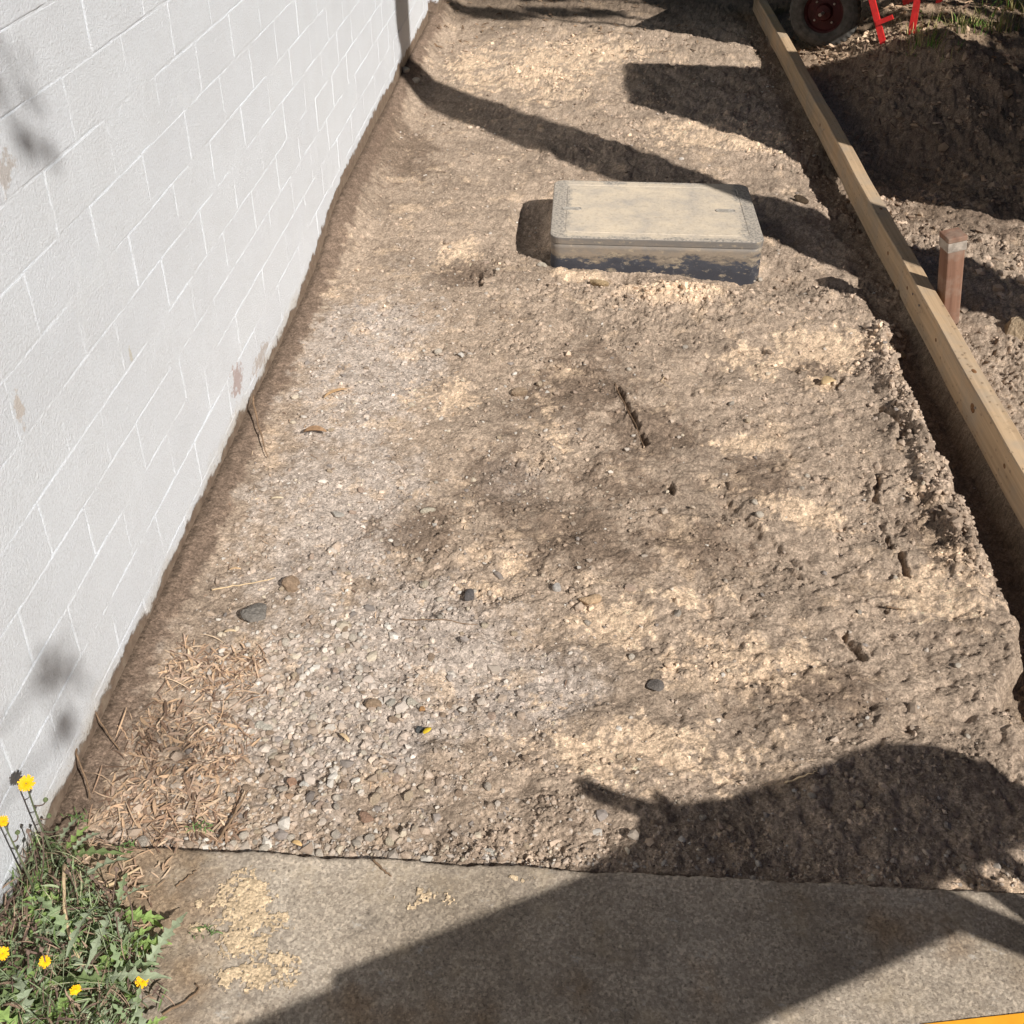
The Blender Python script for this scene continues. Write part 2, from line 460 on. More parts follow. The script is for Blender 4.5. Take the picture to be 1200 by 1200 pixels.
def concrete_mat():
    m, nt, b = new_mat('old_concrete')
    p = geo_pos(nt)
    f = noise_out(nt, p, 3.2, 6, .65)
    c = ramp(nt, f, [(.3, (.29, .24, .185)), (.5, (.41, .348, .28)), (.7, (.50, .435, .36))]).outputs[0]
    g2 = noise_out(nt, p, 160, 5, .8)
    c = mixc(nt, 1.0, c, ramp(nt, g2, [(.34, (.40, .39, .38)), (.46, (.95, .95, .95)), (.58, (1.05, 1.05, 1.04)), (.72, (1.5, 1.48, 1.42))]).outputs[0], 'MULTIPLY')
    v = nt.nodes.new('ShaderNodeTexVoronoi'); v.inputs['Scale'].default_value = 230
    nt.links.new(p, v.inputs['Vector'])
    agg = ramp(nt, v.outputs['Color'], [(.35, (.80, .78, .76)), (.6, (1.05, 1.04, 1.02)), (.9, (1.35, 1.32, 1.28))]).outputs[0]
    c = mixc(nt, .95, c, mixc(nt, 1.0, c, agg, 'MULTIPLY'))
    pit = noise_out(nt, p, 95, 6, .85)
    c = mixc(nt, ramp(nt, pit, [(.30, (.85, .85, .85)), (.40, (0, 0, 0))]).outputs[0], c, (.10, .085, .07))
    st = noise_out(nt, p, 11, 6, .7)
    c = mixc(nt, ramp(nt, st, [(.55, (0, 0, 0)), (.75, (.6, .6, .6))]).outputs[0], c, (.42, .33, .22))
    wsp = nt.nodes.new('ShaderNodeMapping'); wsp.inputs['Scale'].default_value = (1, 1.7, 1); wsp.inputs['Rotation'].default_value = (0, 0, .9)
    nt.links.new(p, wsp.inputs[0])
    wt = noise_out(nt, wsp.outputs[0], 24, 7, .78)
    c = mixc(nt, ramp(nt, wt, [(.60, (0, 0, 0)), (.70, (.55, .55, .55))]).outputs[0], c, (.62, .59, .54))
    dt = noise_out(nt, p, 8, 7, .75)
    c = mixc(nt, ramp(nt, dt, [(.50, (0, 0, 0)), (.66, (.5, .5, .5))]).outputs[0], c, (.19, .155, .125))
    a = nt.nodes.new('ShaderNodeAttribute'); a.attribute_name = 'Col'
    c = mixc(nt, 1.0, c, a.outputs['Color'], 'MULTIPLY')
    nt.links.new(c, b.inputs['Base Color'])
    b.inputs['Roughness'].default_value = .9
    pr = bump(nt, b, noise_out(nt, p, 260, 5, .75), .9, .0022)
    bump(nt, b, noise_out(nt, p, 45, 4, .6), .6, .003, pr)
    return m
M_conc = concrete_mat()

def wood_mat(name, c0, c1, grey=.0, axis='Y', gs=70.0, knots=()):
    m, nt, b = new_mat(name)
    p = obj_pos(nt)
    mp = nt.nodes.new('ShaderNodeMapping')
    sc = {'Y': (gs, 1.6, gs), 'Z': (gs, gs, 1.6), 'X': (1.6, gs, gs)}[axis]
    mp.inputs['Scale'].default_value = sc
    nt.links.new(p, mp.inputs[0])
    n = noise_out(nt, mp.outputs[0], 1.0, 6, .6)
    c = ramp(nt, n, [(.28, c0), (.5, tuple((a + q) / 2 for a, q in zip(c0, c1))), (.72, c1)]).outputs[0]
    st = noise_out(nt, p, 6, 5, .65)
    c = mixc(nt, ramp(nt, st, [(.45, (0, 0, 0)), (.75, (grey, grey, grey))]).outputs[0], c, (.36, .31, .25))
    bl = noise_out(nt, p, 22, 5, .7)
    c = mixc(nt, ramp(nt, bl, [(.62, (0, 0, 0)), (.72, (.45, .45, .45))]).outputs[0], c, tuple(v * .45 for v in c0))
    nt.links.new(c, b.inputs['Base Color'])
    b.inputs['Roughness'].default_value = .75
    bump(nt, b, n, .5, .0012)
    return m
M_timber = wood_mat('pale_pine', (.38, .26, .155), (.63, .455, .285), .8)
M_stake = wood_mat('red_brown_wood', (.13, .065, .042), (.30, .17, .115), .9, 'Z', 45)
M_greywood = wood_mat('grey_weathered_wood', (.20, .175, .145), (.34, .30, .25), .5, 'X')
M_band = plain_mat('scuffed_pale_metal', (.36, .31, .26), .4, 40, .55)
M_red = plain_mat('red_enamel', (.72, .030, .028), .25, 30, .42, .0003, 120, .45)
M_darkred = plain_mat('dull_red_rim', (.055, .012, .012), .4, 25, .6, .0006)
M_tyre = plain_mat('dusty_rubber', (.085, .080, .072), .45, 30, .9, .001, 90)
M_bark = plain_mat('tree_bark', (.14, .10, .07), .5, 20, .95, .01, 25)
M_leaf = plain_mat('tree_leaf_green', (.06, .10, .03), .4, 3, .6)
M_boards = wood_mat('shed_board_brown', (.16, .09, .05), (.26, .16, .09), .4, 'Z')
M_ply = wood_mat('plywood_face', (.40, .28, .16), (.52, .38, .24), .3, 'X', 25)
M_orange = plain_mat('orange_paint', (.86, .38, .03), .08, 20, .4, .0002, 100, .4)
M_twig = plain_mat('dry_twig', (.22, .145, .09), .4, 80, .85)
M_pale = plain_mat('pale_dry_stem', (.56, .42, .26), .25, 90, .8)

# ================================================================== THE SETTING
# ---- soil sheet: dense where the photograph looks, coarse out to the horizon
def build_ground():
    ang = np.linspace(math.atan(1.17 / 1.711), math.atan(12.0 / 1.711), 780)
    ys = 1.711 * np.tan(ang)
    ys = np.concatenate([[-30, -3, 1.0, 1.1], ys, [14, 18, 30, 60, 120]])
    us = np.concatenate([[-40.0, -6.0, -.6, -.06], np.linspace(-.02, 1, 860), [1.3, 2.2, 6, 30]])
    U, Y = np.meshgrid(us, ys)
    X = np.where(U < -.02, U, U * (2.05 + .36 * np.clip(Y, 0, 12)))
    Z = relief(X, Y)
    Z = Z - .08 * (1 - ss(1.183, 1.188, Y))
    Z = np.where((X < -.05) | (Y < 1.12), -.12, Z)
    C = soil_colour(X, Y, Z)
    ny, nx = X.shape
    V = np.stack([X, Y, Z], -1).reshape(-1, 3)
    i = np.arange(ny - 1)[:, None] * nx + np.arange(nx - 1)[None, :]
    F = np.stack([i, i + 1, i + nx + 1, i + nx], -1).reshape(-1, 4)
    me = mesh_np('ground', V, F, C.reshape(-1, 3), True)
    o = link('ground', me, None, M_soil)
    tag(o, kind='structure')
build_ground()

# ---- concrete slab in the foreground
def build_slab():
    xs = np.concatenate([[-.0, .02], np.linspace(.04, 2.3, 560), [3.0, 5.0]])
    ys = np.concatenate([[-3.0, .2], np.linspace(.55, 1.172, 190), 1.172 + np.array([.004, .008, .0105, .0125, .0135])])
    X, Y = np.meshgrid(xs, ys)
    wob = .0045 * gnoise(X * 9, X * 0 + 2, 91) + .0028 * gnoise(X * 45, X * 0 + 5, 92) + .0016 * gnoise(X * 120, X * 0 + 5, 95)
    chip = .010 * np.clip(gnoise(X * 16, X * 0 + 9, 93) - .45, 0, 1)
    Y2 = Y + (wob - chip) * ss(1.10, 1.172, Y)
    Z = .013 + .0022 * fbm(X, Y, 6, 4, 94) + .0010 * fbm(X, Y, 60, 3, 96)
    drop = np.zeros(Y.shape)
    drop[-5:, :] = np.array([.0004, .0018, .005, .012, .07])[:, None]
    Z = Z - drop
    # film of soil carried over the slab near the weeds and joints; stains
    d = ss(.15, .6, fbm(X, Y, 5, 5, 97, .6) + .8 * np.exp(-((X - .12) / .22) ** 2) * 1.0)
    C = np.ones(X.shape + (3,))
    C = C * (1 - d[..., None] * (1 - np.array([.80, .70, .60])))
    dk = ss(.25, .6, fbm(X, Y, 9, 4, 98, .6))
    C = C * (1 - .25 * dk[..., None])
    edge = ss(1.10, 1.18, Y + .02 * gnoise(X * 20, Y * 20, 99))
    C = C * (1 + .12 * edge[..., None])
    C[-2:, :] *= .45
    ny, nx = X.shape
    V = np.stack([X, Y2, Z], -1).reshape(-1, 3)
    i = np.arange(ny - 1)[:, None] * nx + np.arange(nx - 1)[None, :]
    F = np.stack([i, i + 1, i + nx + 1, i + nx], -1).reshape(-1, 4)
    o = link('concrete_slab', mesh_np('slab', V, F, C.reshape(-1, 3), True), None, M_conc)
    tag(o, kind='structure')
build_slab()

# ---- sand spilled over the slab: low crusts with ragged outlines
def build_sand_spill():
    n = 0
    xs = np.arange(.25, 1.3, .0016); ys = np.arange(.86, 1.176, .0016)
    X, Y = np.meshgrid(xs, ys)
    spots = [((0.376, 1.092), .050, .050), ((0.407, 1.055), .060, .022), ((0.396, 1.018), .045, .030), ((0.437, 0.965), .060, .022), ((0.464, 0.994), .035, .012),
             ((0.390, 0.962), .02, .02), ((0.307, 1.080), .010, .009), ((0.316, 1.037), .014, .008), ((0.682, 1.110), .055, .025), ((0.836, 1.158), .03, .010)]
    f = np.zeros(X.shape)
    for k, (c, rx, ry) in enumerate(spots):
        f = np.maximum(f, gauss(X, Y, c[0], c[1], rx * 1.55, ry * 1.5) * (.86 if k < 8 else .62))
    f = f * .88 + .55 * fbm(X, Y, 38, 6, 101, .75) + .30 * fbm(X, Y, 160, 3, 102)
    m = f > .50
    H = .0142 + .0022 * fbm(X, Y, 6, 4, 94) + np.clip((f - .52) * .010, 0, .0022) + .0006 * fbm(X, Y, 90, 3, 103) * (f > .54)
    C = np.array([.74, .57, .38]) * (1 + .25 * fbm(X, Y, 40, 3, 104))[..., None]
    ny, nx = X.shape
    i = np.arange(ny - 1)[:, None] * nx + np.arange(nx - 1)[None, :]
    F = np.stack([i, i + 1, i + nx + 1, i + nx], -1).reshape(-1, 4)
    mm = m.ravel()
    F = F[mm[F].all(1)]
    used = np.unique(F); remap = -np.ones(nx * ny, np.int64); remap[used] = np.arange(len(used))
    V = np.stack([X, Y, H], -1).reshape(-1, 3)[used]
    o = link('spilled_sand', mesh_np('spilled_sand', V, remap[F], C.reshape(-1, 3)[used], True), None, M_soil)
    tag(o, 'yellow sand crusts spilled on the concrete slab beside the weeds', 'sand', kind='stuff')
build_sand_spill()

# ---- the white painted wall, brick by brick
COURSE, BLEN, JOINT, Z_B6, Y_REF = .12, .2799, .0042, .558, 1.8626
def brick_mesh(L, H, k):
    """front at x = 0 with softened, slightly uneven arrises; open at the back"""
    r = random.Random(100 + k)
    bm = bmesh.new()
    nu, nv = 7, 4
    c = .0022
    us = [0, c / L] + [i / (nu - 1) for i in range(1, nu - 1)] + [1 - c / L, 1]
    vs = [0, c / H] + [i / (nv - 1) for i in range(1, nv - 1)] + [1 - c / H, 1]
    g = []
    for j, v in enumerate(vs):
        row = []
        for i, u in enumerate(us):
            edge = i in (0, len(us) - 1) or j in (0, len(vs) - 1)
            x = -.0009 + r.uniform(-.0005, .0005) if edge else r.uniform(-.00012, .00012)
            row.append(bm.verts.new((x, (u - .5) * L + (r.uniform(-.0012, .0012) if edge else 0), (v - .5) * H + (r.uniform(-.001, .001) if edge else 0))))
        g.append(row)
    for j in range(len(vs) - 1):
        for i in range(len(us) - 1):
            bm.faces.new((g[j][i], g[j][i + 1], g[j + 1][i + 1], g[j + 1][i]))
    bd = g[0] + [q[-1] for q in g[1:]] + list(reversed(g[-1][:-1])) + [q[0] for q in reversed(g[1:-1])]
    rim = [bm.verts.new(v.co) for v in bd]
    back = [bm.verts.new((-.03, v.co.y, v.co.z)) for v in bd]
    for i in range(len(bd)):
        j = (i + 1) % len(bd)
        bm.faces.new((rim[j], rim[i], back[i], back[j]))
    me = bm_mesh(bm, 'brick')
    me.materials.append(M_paint)
    for p in me.polygons: p.use_smooth = False
    return me

WALL_END = 6.66
wall = empty('brick_wall', (0, 2.5, 0))
tag(wall, 'white painted brick wall with dirt splashed along its foot', 'wall')
def build_wall():
    variants = [brick_mesh(BLEN - JOINT, COURSE - JOINT, k) for k in range(14)]
    slots = []
    for row in range(-1, 20):                       # row bottom height z
        z0 = Z_B6 - .48 + row * COURSE - .0
        k = 10 - row - 0                            # bed index as measured: bed k at Z_B6 + (6-k)*COURSE
        ph = 0.0 if (row % 2 == 0) else .5
        if z0 < -.10: continue
        i0 = int((-1.6 - Y_REF) / BLEN); i1 = int((WALL_END - Y_REF) / BLEN) + 1
        for i in range(i0, i1 + 1):
            a = Y_REF + (i + ph) * BLEN; b = a + BLEN
            slots.append((row, a, b, z0))
    def view(y, z):
        d = math.sqrt(.8 + y * y + (1.711 - z) ** 2)
        # keep to what the camera can see: a wedge opening along the wall
        zt = 1.33 - .29 * (y - 1.7) if y > 1.7 else 1.33
        return y > .75 and z < zt + .1 and z < .1 + (y - .75) * 1.35, d
    seen = []; rest = []
    for s in slots:
        row, a, b, z0 = s
        if b > WALL_END + .02:
            if a > WALL_END - .06: continue
            rest.append(s); continue
        ok, d = view((a + b) / 2, z0 + .06)
        ok2, d2 = view(b, z0 + .03)
        (seen if (ok or ok2) else rest).append((s, d) if (ok or ok2) else s)
    seen.sort(key=lambda t: t[1])
    rest += [s for s, d in seen[300:]]
    r = random.Random(5)
    for s, d in seen[:300]:
        row, a, b, z0 = s
        o = link('brick', variants[r.randrange(14)], wall)
        o.matrix_parent_inverse = Matrix.Translation((0, -2.5, 0))
        o.location = (r.uniform(-.0007, .0007), (a + b) / 2, z0 + COURSE / 2 + r.uniform(-.0012, .0012))
        o.rotation_euler = (r.uniform(-.003, .003), r.uniform(-.004, .004), r.uniform(-.0025, .0025))
    bm = bmesh.new()
    for s in rest:
        row, a, b, z0 = s
        b = min(b, WALL_END)
        L = b - a - JOINT
        bm_box(bm, (-.03, a + JOINT / 2, z0 + JOINT / 2), (r.uniform(-.0012, .001), a + JOINT / 2 + L, z0 + COURSE - JOINT / 2))
    o = link('remaining_brickwork', bm_mesh(bm, 'remaining_brickwork'), wall, M_paint)
    o.matrix_parent_inverse = Matrix.Translation((0, -2.5, 0))
    o['kind'] = 'stuff'
    # painted mortar: a sheet just behind the brick faces, uneven so that joints open and close
    ysr = np.concatenate([[-1.7, 0, .6], np.arange(.8, WALL_END, .012), [WALL_END - .003]])
    zsr = np.concatenate([[-.12], np.arange(-.05, 1.5, .012), [2.0, 2.48]])
    Y, Z = np.meshgrid(ysr, zsr)
    X = -.0012 + .0019 * gnoise(Y * 7, Z * 7, 111) + .0014 * gnoise(Y * 40, Z * 40, 112)
    ny, nx = X.shape
    V = np.stack([X, Y, Z], -1).reshape(-1, 3)
    i = np.arange(ny - 1)[:, None] * nx + np.arange(nx - 1)[None, :]
    F = np.stack([i, i + 1, i + nx + 1, i + nx], -1).reshape(-1, 4)
    o = link('mortar_joints', mesh_np('mortar_joints', V, F, None, True), wall, M_paint)
    o.matrix_parent_inverse = Matrix.Translation((0, -2.5, 0))
    bm = bmesh.new()
    bm_box(bm, (-.24, -1.7, -.15), (-.022, WALL_END - .004, 2.48))
    o = link('wall_core', bm_mesh(bm), wall, M_paint)
    o.matrix_parent_inverse = Matrix.Translation((0, -2.5, 0))
build_wall()

# dark gap past the wall end, put in as a dark-coloured box; pier beyond
bm = bmesh.new(); bm_box(bm, (-.30, 6.66, -.1), (-.035, 6.86, 2.6), .004)
o = link('wall_recess', bm_mesh(bm), None, plain_mat('dark_gap_brown', (.09, .06, .05), .3, 20))
tag(o, 'dark brown box standing in for the dark gap at the far end of the white wall', 'frame')
bm = bmesh.new(); bm_box(bm, (-.30, 6.865, -.1), (.03, 7.4, 2.6), .005)
o = link('wall_pier', bm_mesh(bm), None, M_paint)
tag(o, 'pale narrow pier beyond the dark recess at the far wall end', 'pier')

# ================================================================== THINGS
# ---- cover box: cast lid on a blackish upstand, half buried
def rrect(hx, hy, rad, n=7):
    pts = []
    for cx, cy, a0 in ((hx - rad, hy - rad, 0), (-hx + rad, hy - rad, 90), (-hx + rad, -hy + rad, 180), (hx - rad, -hy + rad, 270)):
        for i in range(n):
            a = R(a0 + 90 * i / (n - 1))
            pts.append((cx + rad * math.cos(a), cy + rad * math.sin(a)))
    return pts

def loft(sections, closed_top=True):
    """sections: list of (outline pts, z)"""
    bm = bmesh.new(); rings = []
    for pts, z in sections:
        rings.append([bm.verts.new((x, y, z)) for x, y in pts])
    for a, b in zip(rings[:-1], rings[1:]):
        n = len(a)
        for i in range(n): bm.faces.new((a[i], a[(i + 1) % n], b[(i + 1) % n], b[i]))
    if closed_top: bm.faces.new(rings[-1])
    return bm

def cover_mats():
    m, nt, b = new_mat('sandy_cover_top')
    p = obj_pos(nt)
    v = nt.nodes.new('ShaderNodeTexVoronoi'); v.inputs['Scale'].default_value = 105; nt.links.new(p, v.inputs['Vector'])
    speck = ramp(nt, v.outputs['Distance'], [(.18, (.16, .155, .15)), (.42, (.31, .285, .255)), (.7, (.42, .375, .32))]).outputs[0]
    n = noise_out(nt, p, 130, 5, .8)
    speck = mixc(nt, 1.0, speck, ramp(nt, n, [(.35, (.72, .72, .72)), (.6, (1.15, 1.12, 1.08))]).outputs[0], 'MULTIPLY')
    sandc = ramp(nt, noise_out(nt, p, 9, 6, .65), [(.3, (.44, .39, .335)), (.48, (.57, .485, .38)), (.66, (.67, .56, .42))]).outputs[0]
    sandc = mixc(nt, 1.0, sandc, ramp(nt, noise_out(nt, p, 60, 5, .75), [(.33, (.80, .78, .76)), (.5, (1, 1, 1))]).outputs[0], 'MULTIPLY')
    # sand lies inside the speckled border: distance to the border plus noise
    sep = nt.nodes.new('ShaderNodeSeparateXYZ'); nt.links.new(p, sep.inputs[0])
    ax = math_n(nt, 'SUBTRACT', .318, math_n(nt, 'ABSOLUTE', sep.outputs[0]))
    ay = math_n(nt, 'SUBTRACT', .262, math_n(nt, 'ABSOLUTE', sep.outputs[1]))
    d = math_n(nt, 'MINIMUM', ax, ay)
    d = math_n(nt, 'ADD', d, math_n(nt, 'MULTIPLY', math_n(nt, 'SUBTRACT', noise_out(nt, p, 14, 5, .7), .5), .12))
    d = math_n(nt, 'ADD', d, math_n(nt, 'MULTIPLY', math_n(nt, 'SUBTRACT', noise_out(nt, p, 120, 3, .7), .5), .03))
    mk = ramp(nt, d, [(.0, (.12, .12, .12)), (.014, (.93, .93, .93))]).outputs[0]
    c = mixc(nt, mk, speck, sandc)
    nt.links.new(c, b.inputs['Base Color'])
    pr = bump(nt, b, v.outputs['Distance'], .35, .002)
    bump(nt, b, n, .5, .002, pr)
    m2, nt, b = new_mat('black_stained_side')
    p = obj_pos(nt)
    sep = nt.nodes.new('ShaderNodeSeparateXYZ'); nt.links.new(p, sep.inputs[0])
    mp = nt.nodes.new('ShaderNodeMapping'); mp.inputs['Scale'].default_value = (7, 7, 15); nt.links.new(p, mp.inputs[0])
    n1 = noise_out(nt, mp.outputs[0], 1.6, 7, .68)
    h = math_n(nt, 'ADD', sep.outputs[2], math_n(nt, 'MULTIPLY', math_n(nt, 'SUBTRACT', n1, .5), .17))
    c = ramp(nt, h, [(.0, (.045, .046, .055)), (.034, (.058, .06, .072)), (.046, (.17, .14, .11)), (.060, (.26, .21, .16)), (.085, (.21, .18, .15)), (.11, (.17, .155, .14))]).outputs[0]
    st = noise_out(nt, mp.outputs[0], 3.0, 7, .75)
    c = mixc(nt, ramp(nt, st, [(.56, (0, 0, 0)), (.64, (.7, .7, .7))]).outputs[0], c, (.38, .31, .22))
    st2 = noise_out(nt, p, 40, 5, .7)
    c = mixc(nt, ramp(nt, st2, [(.6, (0, 0, 0)), (.7, (.5, .5, .5))]).outputs[0], c, (.22, .21, .20))
    nt.links.new(c, b.inputs['Base Color']); b.inputs['Roughness'].default_value = .6
    bump(nt, b, st2, .6, .0015)
    return m, m2

def build_cover():
    M_top, M_side = cover_mats()
    HX, HY = (CX1 - CX0) / 2, (CY1 - CY0) / 2
    root = empty('access_cover', ((CX0 + CX1) / 2, (CY0 + CY1) / 2, 0), (0, 0, -.004))
    tag(root, 'rectangular sand-dusted cover box with black-stained sides, standing proud of the soil', 'access cover')
    top = .118
    o1 = [(x, y) for x, y in rrect(HX, HY, .055)]
    bm = loft([(rrect(HX - .002, HY - .002, .040), -.10), (rrect(HX - .003, HY - .003, .04), .060), (rrect(HX - .003, HY - .003, .04), top - .028), ], True)
    bmesh.ops.subdivide_edges(bm, edges=[e for e in bm.edges], cuts=1)
    for f in bm.faces: f.smooth = True
    link('frame', bm_mesh(bm, 'frame'), root, M_side)
    bm = loft([(rrect(HX - .010, HY - .010, .034), top - .027), (rrect(HX - .001, HY - .001, .040), top - .025), (rrect(HX, HY, .040), top - .0035), (rrect(HX - .0012, HY - .0012, .039), top - .001),
               (rrect(HX - .004, HY - .004, .036), top), (rrect(HX - .046, HY - .046, .02), top), (rrect(HX - .048, HY - .048, .02), top - .0016),
               (rrect(HX - .052, HY - .052, .02), top - .0016), (rrect(HX - .054, HY - .054, .02), top - .0002)], True)
    bm.normal_update()
    for f in bm.faces: f.smooth = False; f.material_index = 1 if abs(f.normal.z) < .5 else 0
    me = bm_mesh(bm, 'lid'); me.materials.append(M_top); me.materials.append(M_side)
    link('lid', me, root)
    # lifting slots at the two ends
    slot = plain_mat('slot_grey', (.33, .30, .26), .3, 60)
    for sx, sy in ((-.300, -.015), (.262, .0)):
        bm = loft([([(x + sx, y + sy) for x, y in rrect(.036, .013, .0125)], top - .001), ([(x + sx, y + sy) for x, y in rrect(.036, .013, .0125)], top + .0028),
                   ([(x + sx, y + sy) for x, y in rrect(.033, .010, .0098)], top + .0032), ([(x + sx, y + sy) for x, y in rrect(.031, .008, .0078)], top + .0012)], True)
        link('lifting_slot', bm_mesh(bm, 'lifting_slot'), root, slot)
build_cover()

# ---- long timber laid on edge as a formwork rail
def build_timber():
    x0, x1, y0, y1, h = 2.000, 2.055, .35, 7.45, .110
    root = empty('timber_beam', (2.0, 0, 0))
    tag(root, 'long pale pine beam on its narrow edge running away beside the dug strip', 'beam')
    bm = bmesh.new(); rings = []
    n = 90; c = .0035
    for i in range(n + 1):
        y = y0 + (y1 - y0) * i / n
        wob = .006 * math.sin(y * 1.1 + .5) + .0018 * math.sin(y * 4.3)
        tw = .0009 * math.sin(y * 13)
        prof = [(x0 + c, 0), (x1 - c, 0), (x1, c), (x1, h - c), (x1 - c, h), (x0 + c, h), (x0, h - c), (x0, c)]
        rings.append([bm.verts.new((px - 2.0 + wob + tw, y, pz + .002 + .003 * math.sin(y * 1.7))) for px, pz in prof])
    for a, b in zip(rings[:-1], rings[1:]):
        for k in range(8): bm.faces.new((a[k], b[k], b[(k + 1) % 8], a[(k + 1) % 8]))
    bm.faces.new(rings[0]); bm.faces.new(list(reversed(rings[-1])))
    bmesh.ops.recalc_face_normals(bm, faces=bm.faces)
    link('plank', bm_mesh(bm, 'plank'), root, M_timber)
    Mk = plain_mat('knot', (.20, .10, .045), .4, 120, .7)
    r = random.Random(3)
    for (y, side, sz) in ((2.74, 't', .010), (2.62, 's', .013), (3.62, 's', .007), (3.35, 's', .006), (3.0, 's', .006), (5.0, 's', .008), (2.35, 's', .006), (3.9, 't', .008)):
        wob = .006 * math.sin(y * 1.1 + .5) + .0018 * math.sin(y * 4.3) + .0009 * math.sin(y * 13)
        bm = bmesh.new()
        bmesh.ops.create_icosphere(bm, subdivisions=2, radius=1)
        for v in bm.verts:
            if side == 't': v.co = Vector((v.co.x * sz * .7 + .03 + wob, y + v.co.y * sz * 1.2, h + .0020 + .003 * math.sin(y * 1.7) + v.co.z * .0010))
            else: v.co = Vector((v.co.x * .0010 + wob, y + v.co.y * sz * 1.4, .062 + v.co.z * sz))
        link('knot', bm_mesh(bm, 'knot'), root, Mk, smooth=True)
build_timber()
def build_beam_details():
    root = [o for o in bpy.data.objects if o.name.startswith('timber_beam')][0]
    r = random.Random(19)
    m = plain_mat('mud_splash', (.36, .26, .17), .3, 90, .95)
    V = []; F = []
    for _ in range(420):
        y = r.uniform(1.2, 6.5); top = r.random() < .35
        wob = .006 * math.sin(y * 1.1 + .5) + .0018 * math.sin(y * 4.3) + .0009 * math.sin(y * 13)
        s = r.uniform(.0012, .0045); i = len(V); n = 6
        for k in range(n):
            a = k * 6.283 / n; q = s * r.uniform(.6, 1.3)
            if top: V.append((.004 + r.random() * 0 + wob + (_ % 10) * .005 + q * math.cos(a), y + q * 1.4 * math.sin(a), .1132 + .003 * math.sin(y * 1.7)))
            else: V.append((wob - .0012, y + q * 1.4 * math.cos(a), .012 + (r.random() * 0 + ((_ * 37) % 100) / 100) ** 2 * .095 + q * math.sin(a)))
        F.append(tuple(range(i, i + n)))
    me = bpy.data.meshes.new('mud_splashes'); me.from_pydata(V, [], F)
    o = link('mud_splashes', me, root, m); o['kind'] = 'stuff'
    for y in (3.28, 3.20, 4.9, 2.6):
        wob = .006 * math.sin(y * 1.1 + .5) + .0018 * math.sin(y * 4.3) + .0009 * math.sin(y * 13)
        bm = bmesh.new(); tube(bm, [(wob - .004, y, .075), (wob + .002, y, .075)], .0035, 8); link('nail_head', bm_mesh(bm, 'nail_head'), root, M_band)
build_beam_details()

def build_cross_board():
    root = empty('cross_board', (2.03, 7.36, .116), (0, 0, R(28)))
    tag(root, 'grey weathered board lying across the far end of the pale beam', 'board')
    bm = bmesh.new(); bm_box(bm, (-.14, -.05, .0), (1.5, .06, .045), .004)
    link('plank', bm_mesh(bm, 'plank'), root, M_greywood)
    for dx in (.06, .9):
        bm = bmesh.new(); tube(bm, [(dx, 0, .043), (dx, 0, .048)], .006, 10)
        link('nail_head', bm_mesh(bm, 'nail_head'), root, M_band)
build_cross_board()

# ---- marker stake
def build_stake():
    root = empty('wooden_stake', (2.118, 3.26, -.035), (R(2.0), R(-9.5), R(12)))
    tag(root, 'square red-brown wooden stake with a pale metal band, driven in beside the beam', 'stake')
    w = .0275
    bm = bmesh.new(); bm_box(bm, (-w, -w, -.12), (w, w, .300), .003)
    link('shaft', bm_mesh(bm, 'shaft'), root, M_stake)
    bm = bmesh.new(); bm_box(bm, (-w - .003, -w - .003, .300), (w + .003, w + .003, .332), .002)
    link('band', bm_mesh(bm, 'band'), root, M_band)
    bm = bmesh.new(); bm_box(bm, (-w - .0035, -w - .0035, .3325), (w + .0035, w + .0035, .350), .003)
    link('cap', bm_mesh(bm, 'cap'), root, M_stake)
build_stake()

